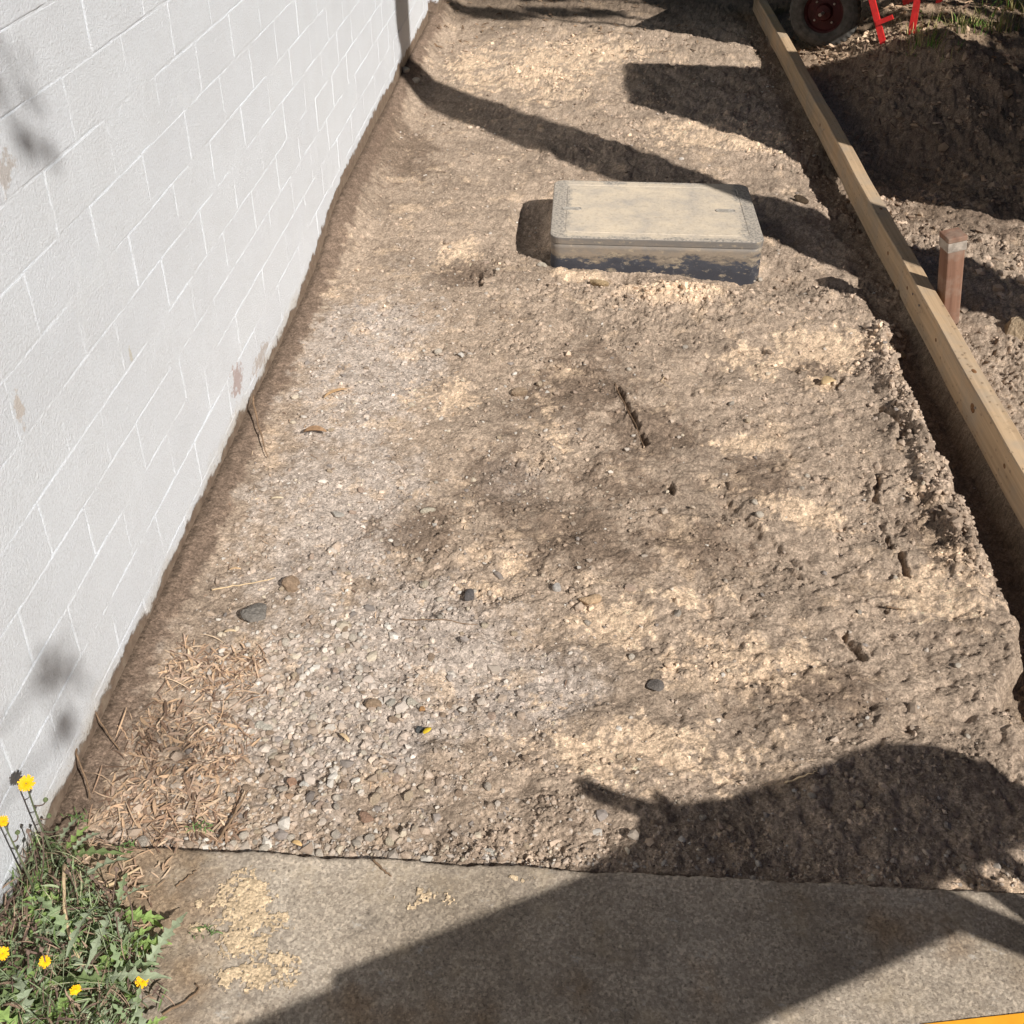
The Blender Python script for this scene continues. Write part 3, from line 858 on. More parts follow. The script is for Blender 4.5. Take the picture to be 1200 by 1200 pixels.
# ---- wheelbarrow at the top edge
def build_wheelbarrow():
    root = empty('wheelbarrow', (2.26, 6.47, 0))
    tag(root, 'red framed wheelbarrow with a dusty rubber tyre parked at the beam end', 'wheelbarrow')
    ang = R(28)                                     # direction of travel, leftwards and away
    gz0 = gz(2.26, 6.47, False)
    ax = Vector((-math.sin(ang) * 1, -math.cos(ang), 0))   # axle direction, towards the camera and left
    rl = Vector((ax.y, -ax.x, 0)) * -1                 # rolling direction towards the legs (right)
    if rl.x < 0: rl = -rl
    C = Vector((0, 0, gz0 + .195))
    B = Matrix((rl, ax, Vector((0, 0, 1)))).transposed()   # local x rolling, y axle, z up
    def put(bm):
        for v in bm.verts: v.co = B @ v.co + C
        bmesh.ops.recalc_face_normals(bm, faces=bm.faces)
        return bm
    # tyre: revolved profile with tread blocks
    bm = bmesh.new(); n = 72
    prof = [(.112, -.030), (.125, -.040), (.150, -.046), (.175, -.042), (.190, -.030), (.196, -.012), (.196, .012), (.190, .030), (.175, .042), (.150, .046), (.125, .040), (.112, .030)]
    rings = []
    for i in range(n):
        a = 2 * math.pi * i / n
        row = []
        for r_, y_ in prof:
            rr = r_ + (.0055 if (r_ > .187 and (i + (1 if y_ > 0 else 0)) % 2 == 0) else 0)
            row.append(bm.verts.new((rr * math.cos(a), y_, rr * math.sin(a))))
        rings.append(row)
    for i in range(n):
        a, b = rings[i], rings[(i + 1) % n]
        for k in range(len(prof) - 1): bm.faces.new((a[k], a[k + 1], b[k + 1], b[k]))
    wheel = link('wheel', bm_mesh(put(bm), 'tyre'), root, M_tyre)
    bm = bmesh.new(); rings = []
    profr = [(.116, .034), (.118, .020), (.104, .016), (.096, .006), (.050, .010), (.040, .030), (.018, .034), (.001, .036)]
    for i in range(48):
        a = 2 * math.pi * i / 48
        rings.append([bm.verts.new((r_ * math.cos(a), y_, r_ * math.sin(a))) for r_, y_ in profr])
    for i in range(48):
        a, b = rings[i], rings[(i + 1) % 48]
        for k in range(len(profr) - 1): bm.faces.new((a[k], a[k + 1], b[k + 1], b[k]))
    link('rim', bm_mesh(put(bm), 'rim'), wheel, M_darkred)
    for q in range(4):
        a = R(45 + 90 * q); bm = bmesh.new()
        tube(bm, [(.07 * math.cos(a), .008, .07 * math.sin(a)), (.07 * math.cos(a), .016, .07 * math.sin(a))], .006, 8)
        link('bolt', bm_mesh(put(bm), 'bolt'), wheel, M_band)
    bm = bmesh.new(); tube(bm, [(0, -.09, 0), (0, .09, 0)], .009, 10)
    link('axle', bm_mesh(put(bm), 'axle'), root, M_band)
    for s in (-1, 1):
        bm = bmesh.new()
        tube(bm, [(-.30, s * .06, .20), (-.20, s * .09, .195), (0, s * .10, .15), (.25, s * .17, .21), (.75, s * .27, .26), (1.25, s * .31, .42)], .016, 10)
        link('handle_bar', bm_mesh(put(bm), 'handle_bar'), root, M_red)
        bm = bmesh.new(); tube(bm, [(1.15, s * .305, .385), (1.30, s * .313, .437)], .022, 10)
        link('grip', bm_mesh(put(bm), 'grip'), root, M_tyre)
    # stand: two legs, each a bent strap pair with a brace
    for s in (1, -1):
        y = s * .28 - .05
        bm = bmesh.new()
        def strap(p, q, w=.016, t=.006):
            p = Vector(p); q = Vector(q); d = (q - p).normalized()
            side = Vector((1, 0, 0)) if abs(d.x) < .9 else Vector((0, 0, 1))
            sd_ = d.cross(Vector((0, 1, 0))).normalized() * w; th = Vector((0, 1, 0)) * t
            vs = [bm.verts.new(c + a * sd_ + b * th) for c in (p, q) for a, b in ((-1, -1), (1, -1), (1, 1), (-1, 1))]
            for f in ((0, 1, 2, 3), (7, 6, 5, 4), (0, 4, 5, 1), (1, 5, 6, 2), (2, 6, 7, 3), (3, 7, 4, 0)): bm.faces.new([vs[k] for k in f])
        zb = -.195 + .055
        strap((.27, y, .22), (.435, y + .006, zb)); strap((.535, y, .26), (.535, y - .004, zb + .01), .017)
        strap((.35, y + .012, .03), (.43, y + .014, .075), .012)
        strap((.425, y, zb), (.55, y, zb + .002), .010)
        link('leg', bm_mesh(put(bm), 'leg'), root, M_red)
    # tray
    bm = bmesh.new()
    lo = [(-.05, -.20, .20), (.55, -.22, .24), (.55, .22, .24), (-.05, .20, .20)]
    hi = [(-.32, -.30, .46), (.75, -.33, .48), (.75, .33, .48), (-.32, .30, .46)]
    a = [bm.verts.new(p) for p in lo]; b = [bm.verts.new(p) for p in hi]
    bm.faces.new(a)
    for k in range(4): bm.faces.new((a[k], a[(k + 1) % 4], b[(k + 1) % 4], b[k]))
    put(bm); bmesh.ops.solidify(bm, geom=bm.faces[:], thickness=.004)
    link('tray', bm_mesh(bm, 'tray'), root, plain_mat('tray_green', (.05, .12, .07), .3, 12, .5))
    bm = bmesh.new(); tube(bm, [Vector(p) for p in hi] + [Vector(hi[0])], .010, 8)
    link('tray_rim', bm_mesh(put(bm), 'tray_rim'), root, M_red)
build_wheelbarrow()

# ---- orange bar poking in at the lower right corner
bm = bmesh.new(); bm_box(bm, (-.02, -.085, 0), (1.0, 0, .0022), .0008)
o = link('orange_bar', bm_mesh(bm), None, M_orange, (1.470, .9535, .0135), (0, 0, R(9.5)))
tag(o, 'smooth orange bar lying on the concrete at the lower right corner', 'bar')

# ---- shadow casters out of view on the right; table and cabinet are added
def build_shadow_table():
    root = empty('shadow_table', (2.3, .6, 0))
    tag(root, 'plywood board on legs, added out of view and cut to the foreground shadow outline', 'table')
    T = Matrix.Translation((-2.3, -.6, 0))
    h = .85; L = h / math.tan(SUN_EL)
    sx, sy = .705 * L, -.709 * L
    pts = [(.30, .84), (.402, .896), (.540, .966), (.540, .990), (.937, 1.188), (1.020, 1.255), (1.040, 1.310), (.925, 1.355), (.928, 1.385), (1.060, 1.335), (1.069, 1.372), (1.10, 1.335), (1.20, 1.352),  # top outline follows the foreground shadow it has to cast
           (1.511, 1.501), (1.617, 1.500), (1.765, 1.412), (1.86, 1.362), (1.710, 1.305), (1.515, 1.208), (1.59, 1.168), (1.90, 1.02), (1.90, .95), (1.66, 1.074), (1.527, 1.132), (1.133, .940), (.90, .80)]
    bm = bmesh.new()
    a = [bm.verts.new((x + sx, y + sy, h)) for x, y in pts]; b = [bm.verts.new((x + sx, y + sy, h - .018)) for x, y in pts]
    bm.faces.new(a); bm.faces.new(list(reversed(b)))
    for k in range(len(a)): bm.faces.new((a[k], b[k], b[(k + 1) % len(a)], a[(k + 1) % len(a)]))
    o = link('table_top', bm_mesh(bm, 'table_top'), root, M_ply); o.matrix_parent_inverse = T
    for (x, y) in ((2.20, .62), (2.44, .70), (2.40, .52)):
        bm = bmesh.new(); tube(bm, [(x + .03, y - .04, 0), (x, y, h - .02)], .02, 8)
        o = link('leg', bm_mesh(bm, 'leg'), root, M_greywood); o.matrix_parent_inverse = T
    bm = bmesh.new(); tube(bm, [(1.30, .02, 0), (1.32, .10, h - .02)], .02, 8)
    o = link('leg', bm_mesh(bm, 'leg'), root, M_greywood); o.matrix_parent_inverse = T
build_shadow_table()

def build_tree():
    root = empty('tree', (3.30, 2.40, 0))
    tag(root, 'leafy tree standing to the right whose trunk shadow crosses the soil', 'tree')
    bm = bmesh.new()
    r = random.Random(4)
    pts = []; rad = []
    for i in range(22):
        z = -.2 + i * .24
        pts.append((.035 * math.sin(z * 1.3), .03 * math.cos(z * 1.9), z)); rad.append(.20 + .10 * math.exp(-max(z, 0) * 5) - .012 * z)
    rings = tube(bm, pts, rad, 16)
    for v in bm.verts:
        k = gnoise(np.array([math.atan2(v.co.y, v.co.x) * 2]), np.array([v.co.z * 2.5]), 7)[0]
        v.co.x *= 1 + .10 * k; v.co.y *= 1 + .10 * k
    link('trunk', bm_mesh(bm, 'trunk'), root, M_bark, smooth=True)
    # limbs reaching to the crown
    for p in ((.6, .5, 7.0), (-.5, .4, 7.2), (.1, -.6, 7.0), (.3, .1, 7.6)):
        bm = bmesh.new()
        tube(bm, [(0, 0, 4.6), (p[0] * .3, p[1] * .3, 5.4), (p[0] * .7, p[1] * .7, 6.3), p], [.10, .07, .045, .02], 8)
        link('limb', bm_mesh(bm, 'limb'), root, M_bark)
    # crown: many leaf-sized faces in uneven clumps; centres chosen so that it shades the far ground
    L = 1 / math.tan(SUN_EL)
    V = []; F = []
    def clump(cx, cy, cz, rx, ry, rz, n):
        for _ in range(n):
            while True:
                u = Vector((r.uniform(-1, 1), r.uniform(-1, 1), r.uniform(-1, 1)))
                if .15 < u.length < 1: break
            c = Vector((cx + u.x * rx, cy + u.y * ry, cz + u.z * rz))
            s = r.uniform(.05, .10)
            e = Euler((r.uniform(0, 6), r.uniform(0, 6), r.uniform(0, 6))).to_matrix()
            i = len(V)
            for q in ((-s, 0, 0), (0, -s * .5, .01), (s, 0, 0), (0, s * .5, .01)): V.append(tuple(c + e @ Vector(q)))
            F.append((i, i + 1, i + 2, i + 3))
    clump(.1, .1, 7.1, 1.1, 1.1, .8, 2500)
    me = mesh_np('crown', V, F, None, False)
    o = link('crown', me, root, M_leaf); o['kind'] = 'stuff'
    # a second tree, added out of view; its clumps are placed to shade the far ground
    V.clear(); F.clear()
    root = empty('tree', (7.4, 2.5, 0))
    tag(root, 'second leafy tree added out of view further right, its low crown placed to shade the far ground', 'tree')
    bm = bmesh.new()
    tube(bm, [(.03 * math.sin(i), .03 * math.cos(i * 1.7), -.2 + i * .33) for i in range(13)], [.17 - .006 * i for i in range(13)], 14)
    link('trunk', bm_mesh(bm, 'trunk'), root, M_bark, smooth=True)
    z = 4.6
    def at(x, y): return x + .705 * L * z - 7.4, y - .709 * L * z - 2.5
    for (gx, gy, rx, ry, n) in ((2.10, 7.62, .75, .42, 2600), (1.62, 7.82, .30, .45, 900), (3.3, 8.2, .9, .7, 2600), (.62, 8.02, .50, .30, 700), (2.3, 9.1, 1.6, .9, 3600),
                                (.5, 9.2, .9, .7, 1400), (4.6, 8.5, .9, 1.2, 2400), (3.45, 6.0, .75, .55, 1000), (4.1, 7.0, .45, .5, 600),
                                (.30, 7.30, .30, .07, 110), (.82, 7.36, .35, .05, 100), (2.6, 10.6, 3.0, .9, 3500)):
        x, y = at(gx, gy)
        clump(x, y, z, rx, ry, .16, n)
        bm = bmesh.new(); tube(bm, [(0, 0, 3.7), (x * .5, y * .5, 4.3), (x, y, z)], [.07, .04, .015], 7); link('limb', bm_mesh(bm, 'limb'), root, M_bark)
    me = mesh_np('crown', V, F, None, False)
    o = link('crown', me, root, M_leaf); o['kind'] = 'stuff'
build_tree()

def build_shadow_cabinet():  # unseen box, added to cast the squared shade across the beam
    root = empty('shadow_cabinet', (3.14, 3.47, 0))
    tag(root, 'tall brown boarded cabinet added out of view on the right to shade the ground around the beam', 'cabinet')
    W, D, H = 1.35, .69, 2.19
    k = 0
    for i in range(13):
        bm = bmesh.new(); x = i * W / 13
        bm_box(bm, (x + .002, -.0, -.1), (x + W / 13 - .002, .02, H), .002); link('board', bm_mesh(bm, 'board'), root, M_boards)
        bm = bmesh.new(); bm_box(bm, (x + .002, D - .02, -.1), (x + W / 13 - .002, D, H), .002); link('board', bm_mesh(bm, 'board'), root, M_boards)
    for i in range(4):
        bm = bmesh.new(); y = .022 + i * (D - .044) / 4
        bm_box(bm, (-.0, y + .001, -.1), (.02, y + (D - .044) / 4 - .001, H), .002); link('board', bm_mesh(bm, 'board'), root, M_boards)
        bm = bmesh.new(); bm_box(bm, (W - .02, y + .001, -.1), (W, y + (D - .044) / 4 - .001, H), .002); link('board', bm_mesh(bm, 'board'), root, M_boards)
    bm = bmesh.new(); bm_box(bm, (-.01, -.01, H + .001), (W + .01, D + .01, H + .02), .004); link('roof', bm_mesh(bm, 'roof'), root, M_boards)
build_shadow_cabinet()

def build_sky_blockers():  # eave and hedges added out of view to cut down sky light
    bm = bmesh.new(); bm_box(bm, (-.6, -1.8, 2.485), (.62, 6.75, 2.52)); bm_box(bm, (.62, -1.8, 2.47), (.65, 6.75, 2.60))
    o = link('added_eave', bm_mesh(bm), None, M_boards)
    tag(o, 'brown boarded eave above the white wall, added out of view to block sky light', 'eave')
    r = random.Random(8)
    mh = plain_mat('added_hedge', (.045, .065, .025), .4, 4, .8)
    for (x0, x1, y0, y1, h, lab) in ((9.0, 10.2, -9, 10, 4.2, 'tall dark hedge added out of view on the right to block sky light'), (-4, 10, 11.0, 12.4, 6.0, 'tall dark hedge added past the far end to block sky light'),
                                     (-6, 2.5, -5.5, -4.3, 5.5, 'tall dark hedge added behind the viewer to block sky light')):
        nx = max(2, int((x1 - x0) / .35)); ny = max(2, int((y1 - y0) / .35)); nz = int(h / .35)
        bm = bmesh.new()
        bmesh.ops.create_grid(bm, x_segments=2, y_segments=2, size=.001)
        bm.clear()
        def sheet(f, na, nb):
            g = [[bm.verts.new(Vector(f(i / na, j / nb)) + Vector((r.uniform(-.16, .16), r.uniform(-.16, .16), r.uniform(-.12, .12)))) for i in range(na + 1)] for j in range(nb + 1)]
            for j in range(nb):
                for i in range(na): bm.faces.new((g[j][i], g[j][i + 1], g[j + 1][i + 1], g[j + 1][i]))
        X, Y = x1 - x0, y1 - y0
        sheet(lambda a, b: (x0 + a * X, y0, b * h), nx, nz); sheet(lambda a, b: (x0 + a * X, y1, b * h), nx, nz)
        sheet(lambda a, b: (x0, y0 + a * Y, b * h), ny, nz); sheet(lambda a, b: (x1, y0 + a * Y, b * h), ny, nz)
        sheet(lambda a, b: (x0 + a * X, y0 + b * Y, h), nx, ny)
        o = link('hedge', bm_mesh(bm, 'hedge'), None, mh)
        tag(o, lab, 'hedge')
build_sky_blockers()

def build_sapling():  # unseen tree, added; leaf clumps placed to throw soft spots on the wall
    root = empty('added_sapling', (1.6, -3.2, 0))
    tag(root, 'young tree added behind the viewer so that its twigs dapple the white wall', 'tree')
    r = random.Random(12)
    bm = bmesh.new(); tube(bm, [(0, 0, -.1), (.02, .01, 1.2), (-.01, .03, 2.4), (.02, 0, 3.6), (.0, .02, 4.8)], [.05, .045, .038, .028, .012], 9)
    link('trunk', bm_mesh(bm, 'trunk'), root, M_bark, smooth=True)
    V = []; F = []
    for (x, y, z, rad, n) in ((1.18, 1.75, 3.33, .055, 26), (1.20, 1.72, 3.22, .035, 10), (1.18, 2.08, 4.27, .08, 26), (1.28, 1.86, 3.05, .05, 14), (-.3, .2, 4.9, .5, 600), (.3, -.5, 4.6, .5, 600)):
        bm = bmesh.new(); tube(bm, [(0, 0, z - .7), (x * .5, y * .5, z - .1), (x, y, z)], [.02, .010, .003], 6); link('limb', bm_mesh(bm, 'limb'), root, M_bark)
        for _ in range(n):
            c = Vector((x, y, z)) + Vector((r.gauss(0, .5), r.gauss(0, .5), r.gauss(0, .6))) * rad
            s = r.uniform(.018, .03); e = Euler((r.uniform(0, 6), r.uniform(0, 6), r.uniform(0, 6))).to_matrix(); i = len(V)
            for q in ((-s, 0, 0), (0, -s * .5, .004), (s, 0, 0), (0, s * .5, .004)): V.append(tuple(c + e @ Vector(q)))
            F.append((i, i + 1, i + 2, i + 3))
    o = link('crown', mesh_np('crown', V, F, None, False), root, M_leaf); o['kind'] = 'stuff'
build_sapling()

# ================================================================== LOOSE STUFF AND SMALL THINGS
def ico(sub=1):
    bm = bmesh.new(); bmesh.ops.create_icosphere(bm, subdivisions=sub, radius=1)
    V = np.array([v.co[:] for v in bm.verts]); F = np.array([[v.index for v in f.verts] for f in bm.faces]); bm.free()
    return V, F
OCTA = (np.array([(1, 0, 0), (-1, 0, 0), (0, 1, 0), (0, -1, 0), (0, 0, 1), (0, 0, -1)], float), np.array([(0, 2, 4), (2, 1, 4), (1, 3, 4), (3, 0, 4), (2, 0, 5), (1, 2, 5), (3, 1, 5), (0, 3, 5)]))
ICO1 = ico(1); ICO2 = ico(2); ICO3 = ico(3)

STONE_COL = [(.47, .41, .35), (.40, .34, .28), (.54, .49, .43), (.32, .25, .19), (.45, .35, .27), (.25, .22, .20), (.60, .56, .50), (.50, .43, .33)]
def scatter(name, pts, rads, cols, label, seed, base=ICO1, flat=.6, sink=.35):
    rs = np.random.RandomState(seed)
    V0, F0 = base; n = len(pts); nv = len(V0)
    P = np.repeat(V0[None], n, 0) * (1 + .75 * (rs.rand(n, nv, 1) - .5))
    sc = np.stack([.75 + .6 * rs.rand(n), .65 + .5 * rs.rand(n), flat * (.7 + .6 * rs.rand(n))], -1)
    P = P * sc[:, None, :] * rads[:, None, None]
    t = (rs.rand(n, 1) - .5) * .7                    # tilt then turn
    y, z = P[..., 1].copy(), P[..., 2].copy()
    P[..., 1], P[..., 2] = y * np.cos(t) - z * np.sin(t), y * np.sin(t) + z * np.cos(t)
    a = rs.rand(n, 1) * 6.283
    x, y = P[..., 0].copy(), P[..., 1].copy()
    P[..., 0], P[..., 1] = x * np.cos(a) - y * np.sin(a), x * np.sin(a) + y * np.cos(a)
    Z = relief(pts[:, 0], pts[:, 1]) + rads * flat * (1 - sink) * .6
    P[..., 0] += pts[:, 0:1]; P[..., 1] += pts[:, 1:2]; P[..., 2] += Z[:, None]
    F = (F0[None] + (np.arange(n) * nv)[:, None, None]).reshape(-1, 3)
    C = np.repeat(cols[:, None, :], nv, 1).reshape(-1, 3)
    o = link(name, mesh_np(name, P.reshape(-1, 3), F, C, False), None, M_gravel)
    tag(o, label, 'gravel', kind='stuff')
    return o

def build_gravel():
    rs = np.random.RandomState(21)
    N = 330000
    y = 1.2 + 5.8 * rs.rand(N) ** 1.9; x = .03 + rs.rand(N) * (1.95 + .10 * y)
    grey = np.zeros(N)
    for (c, rx, ry, a) in GREY: grey = np.maximum(grey, gauss(x, y, c[0], c[1], rx, ry))
    n = fbm(x, y, 5, 3, 121)
    dens = (.035 + .10 * ss(1.25, .75, x) * (y < 3.4)) * ss(-.4, .3, fbm(x, y, 18, 3, 128)) + (.13 * ss(.2, .8, grey + .35 * n + .3 * fbm(x, y, 16, 3, 124)) + .05 * ss(1.3, .7, x) * ss(-.2, .4, fbm(x, y, 7, 3, 126))) + .02 * ss(.1, .5, fbm(x, y, 9, 3, 122)) + .05 * ss(1.33, 1.2, y)
    lowleft = gauss(x, y, .42, 1.55, .22, .42)
    dens = dens + .17 * lowleft * ss(-.3, .3, fbm(x, y, 12, 3, 127))
    dens = dens * ss(.05, .13, x) * (x < trench_edge(y) + .12)
    dens[(x > CX0 - .03) & (x < CX1 + .03) & (y > CY0 - .03) & (y < CY1 + .03)] = 0
    k = rs.rand(N) < dens * .80
    x, y, g = x[k], y[k], (grey + lowleft)[k]
    r = .0021 * np.exp(.50 * rs.randn(len(x))) * (1 + .75 * np.clip(lowleft[k], 0, 1) + .2 * (y > 2.5))
    r = np.where(rs.rand(len(x)) < .035, r * 1.9, r)
    r = np.clip(r, .0013, .0125)
    ci = rs.randint(0, len(STONE_COL), len(x))
    soil = soil_colour(x, y, x * 0)
    c = np.array(STONE_COL)[ci]
    w = np.where(rs.rand(len(x)) < .50, .88, .35)[:, None]
    c = (c * w + soil * 1.05 * (1 - w)) * .92
    c *= (.82 + .36 * rs.rand(len(x)))[:, None]
    c[(rs.rand(len(x)) < .09) & (r < .0032)] = (.07, .055, .045)
    print('gravel', len(x))
    big = r > .0034
    scatter('fine_grit', np.stack([x, y], -1)[~big], r[~big], c[~big], 'fine pale grit mixed into the surface of the bare soil', 15, base=OCTA)
    x, y, r, c = x[big], y[big], r[big], c[big]
    scatter('gravel', np.stack([x, y], -1), r, c, 'fine grey and beige gravel scattered over the bare soil', 5)
    # soil crumbs: heaps along the trench, before the cover and on the right
    N = 230000
    y = 1.2 + 5.6 * rs.rand(N) ** 1.5; x = .05 + rs.rand(N) * (1.9 + .20 * y)
    ridge = np.exp(-(seg_d(x, y, RIDGE) / .06) ** 2)
    heap = gauss(x, y, 1.2, 3.38, .28, .12)
    rub = ss(2.1, 2.3, x) * ss(.0, .45, fbm(x, y, 5, 3, 131)) * .35
    dens = .015 + .12 * ss(.0, .3, fbm(x, y, 2.2, 3, 21) + .6 * fbm(x, y, 8, 3, 22)) * ss(.1, .9, x) + .45 * ridge + .30 * heap + .10 * rub + .07 * ss(.2, .5, fbm(x, y, 4, 3, 133)) + .05 * (x > trench_edge(y)) * (x < 2.0)
    dens[(x > CX0 - .02) & (x < CX1 + .02) & (y > CY0 - .02) & (y < CY1 + .02)] = 0
    dens[(x > 1.975) & (x < 2.08)] = 0
    k = rs.rand(N) < dens
    x, y = x[k], y[k]
    r = np.clip(.0021 * np.exp(.48 * rs.randn(len(x))) * (1 + .22 * (y - 1.2)) * (1 + .7 * ridge[k] + .5 * heap[k]), .0015, .013)
    c = soil_colour(x, y, x * 0) * (.85 + .4 * rs.rand(len(x)))[:, None]
    print('crumbs', len(x))
    big = r > .0052
    scatter('soil_grains', np.stack([x, y], -1)[~big], r[~big], c[~big], 'fine soil grains lying on the trodden surface', 16, base=OCTA, flat=.8)
    x, y, r, c = x[big], y[big], r[big], c[big]
    scatter('soil_crumbs', np.stack([x, y], -1), r, c, 'loose crumbs of dug soil heaped along the trench edge', 6, flat=.8, sink=.8)
build_gravel()

def build_bank_clods():
    rs = np.random.RandomState(44)
    N = 5200
    x = 2.1 + rs.rand(N) * 1.7; y = 3.3 + rs.rand(N) * 3.4
    k = (fbm(x, y, 3, 3, 151) > -.12) & ((x > 2.35) | (y < 4.4) | (y > 5.1))
    x, y = x[k], y[k]
    r = np.clip(.0058 * np.exp(.55 * rs.randn(len(x))), .003, .028)
    c = soil_colour(x, y, x * 0) * (.7 + .6 * rs.rand(len(x)))[:, None]
    scatter('soil_clods', np.stack([x, y], -1), r, c, 'crumbling clods of dug soil on the bank beyond the beam', 45, flat=.8, sink=.6)
build_bank_clods()

# ---- dry leaf and husk litter at the wall foot
def blade(L, W, curl, seg=4, fold=.25, r=rnd):
    V = []
    bend = r.uniform(-.35, .35)
    for i in range(seg + 1):
        t = i / seg
        w = W * (math.sin(math.pi * (t * .9 + .06)) ** .7)
        yb = bend * L * (t - .5) ** 2
        z = curl * L * (1 - (2 * t - 1) ** 2)
        V += [(t * L - L / 2, yb - w / 2, z + fold * w), (t * L - L / 2, yb, z), (t * L - L / 2, yb + w / 2, z + fold * w)]
    F = []
    for i in range(seg):
        a = i * 3
        F += [(a, a + 3, a + 4, a + 1), (a + 1, a + 4, a + 5, a + 2)]
    return np.array(V), np.array(F)

LITTER_COL = [(.46, .31, .20), (.55, .39, .265), (.34, .22, .145), (.60, .45, .31), (.18, .115, .08), (.40, .285, .21), (.50, .34, .215), (.25, .17, .12)]
def in_pile(x, y):
    f = max(math.exp(-(((x - cx) / rx) ** 2 + ((y - cy) / ry) ** 2)) for cx, cy, rx, ry in
            ((.14, 1.30, .10, .10), (.20, 1.26, .12, .08), (.11, 1.45, .07, .10), (.22, 1.40, .09, .12), (.20, 1.60, .09, .10), (.12, 1.62, .06, .08), (.30, 1.25, .04, .08)))
    return f
def build_litter():
    r = random.Random(31)
    Vs = []; Fs = []; Cs = []; nv = 0
    def add(x, y, dz, L, W, c, slab=False, tilt=.25):
        nonlocal nv
        V, F = blade(L, W, r.uniform(-.05, .10), 4, r.uniform(-.1, .35), r)
        e = Euler((r.uniform(-tilt * 1.6, tilt * 1.6), r.uniform(-tilt, tilt), r.uniform(0, 6.283))).to_matrix()
        z = (.0165 if slab else gz(x, y)) + dz
        V = V @ np.array(e).T + np.array([x, y, z])
        Vs.append(V); Fs.append(F + nv); Cs.append(np.repeat(np.array([c]) * r.uniform(.75, 1.25), len(V), 0)); nv += len(V)
    n = 0
    while n < 2100:
        x, y = r.uniform(.02, .42), r.uniform(1.19, 1.78)
        f = in_pile(x, y) + .25 * gnoise(np.array([x * 14]), np.array([y * 14]), 141)[0]
        if r.random() > ss(.25, .9, f): continue
        big = r.random() < .22
        add(x, y, r.uniform(-.002, .006) * (.3 + f), r.uniform(.022, .042) if big else r.uniform(.007, .024), r.uniform(.0035, .0070) if big else r.uniform(.0014, .0042), r.choice(LITTER_COL), tilt=.35); n += 1
    for _ in range(70):
        x, y = r.uniform(.04, .36), r.uniform(1.2, 1.7)
        if in_pile(x, y) > .25: add(x, y, .007, r.uniform(.04, .075), r.uniform(.0018, .003), r.choice(LITTER_COL), tilt=.15)
    for _ in range(260):                            # stray pieces
        x = .06 + abs(r.gauss(0, .30)); y = r.uniform(1.2, 3.4)
        if x > 1.8: continue
        add(x, y, .003, r.uniform(.008, .025), r.uniform(.0012, .003), r.choice(LITTER_COL))
    for _ in range(170):                            # over the joint on to the slab
        add(r.uniform(.03, .24), r.uniform(1.03, 1.19), r.uniform(0, .004), r.uniform(.010, .028), r.uniform(.002, .004), r.choice(LITTER_COL), True, .1)
    o = link('leaf_litter', mesh_np('leaf_litter', np.concatenate(Vs), np.concatenate(Fs), np.concatenate(Cs), True), None, M_litter)
    tag(o, 'heap of dry straw-coloured husks and leaves at the wall foot', 'leaf litter', kind='stuff')
    # rubble chips and dead leaves beyond the beam
    Vs, Fs, Cs, nv = [], [], [], 0
    for _ in range(900):
        x = r.uniform(2.1, 3.5); y = r.uniform(5.0, 7.4)
        if r.random() > .3 + .7 * math.exp(-((y - 6.2 - .3 * (x - 2.3)) / .35) ** 2): continue
        add(x, y, .012, r.uniform(.02, .055), r.uniform(.008, .02), r.choice(LITTER_COL), False, .6)
    for _ in range(220):
        x = r.uniform(.05, 1.6); y = r.uniform(6.3, 8.2)
        add(x, y, .008, r.uniform(.02, .05), r.uniform(.006, .014), (.24, .16, .10), False, .5)
    o = link('wood_chips', mesh_np('wood_chips', np.concatenate(Vs), np.concatenate(Fs), np.concatenate(Cs), True), None, M_litter)
    tag(o, 'pale wood chips and dead leaves strewn below the wheelbarrow', 'wood chips', kind='stuff')
build_litter()

# ---- stones one can point to
def stone_mesh(seed, base, sq=(1, 1, .7), rough=.28, angular=0):
    rs = np.random.RandomState(seed)
    V, F = base; V = V.copy()
    d = np.zeros(len(V))
    for k in range(6):
        a = rs.randn(3); a /= np.linalg.norm(a)
        d += rough * .5 * np.sin(V @ a * rs.uniform(1.5, 4.5) + rs.rand() * 6)
    V = V * (1 + d[:, None] * .5)
    for k in range(angular):
        a = rs.randn(3); a /= np.linalg.norm(a); c = rs.uniform(.45, .7)
        t = V @ a; m = t > c; V[m] -= (t[m] - c)[:, None] * a
    V *= np.array(sq)
    return mesh_np('stone', V, F, None, angular == 0)

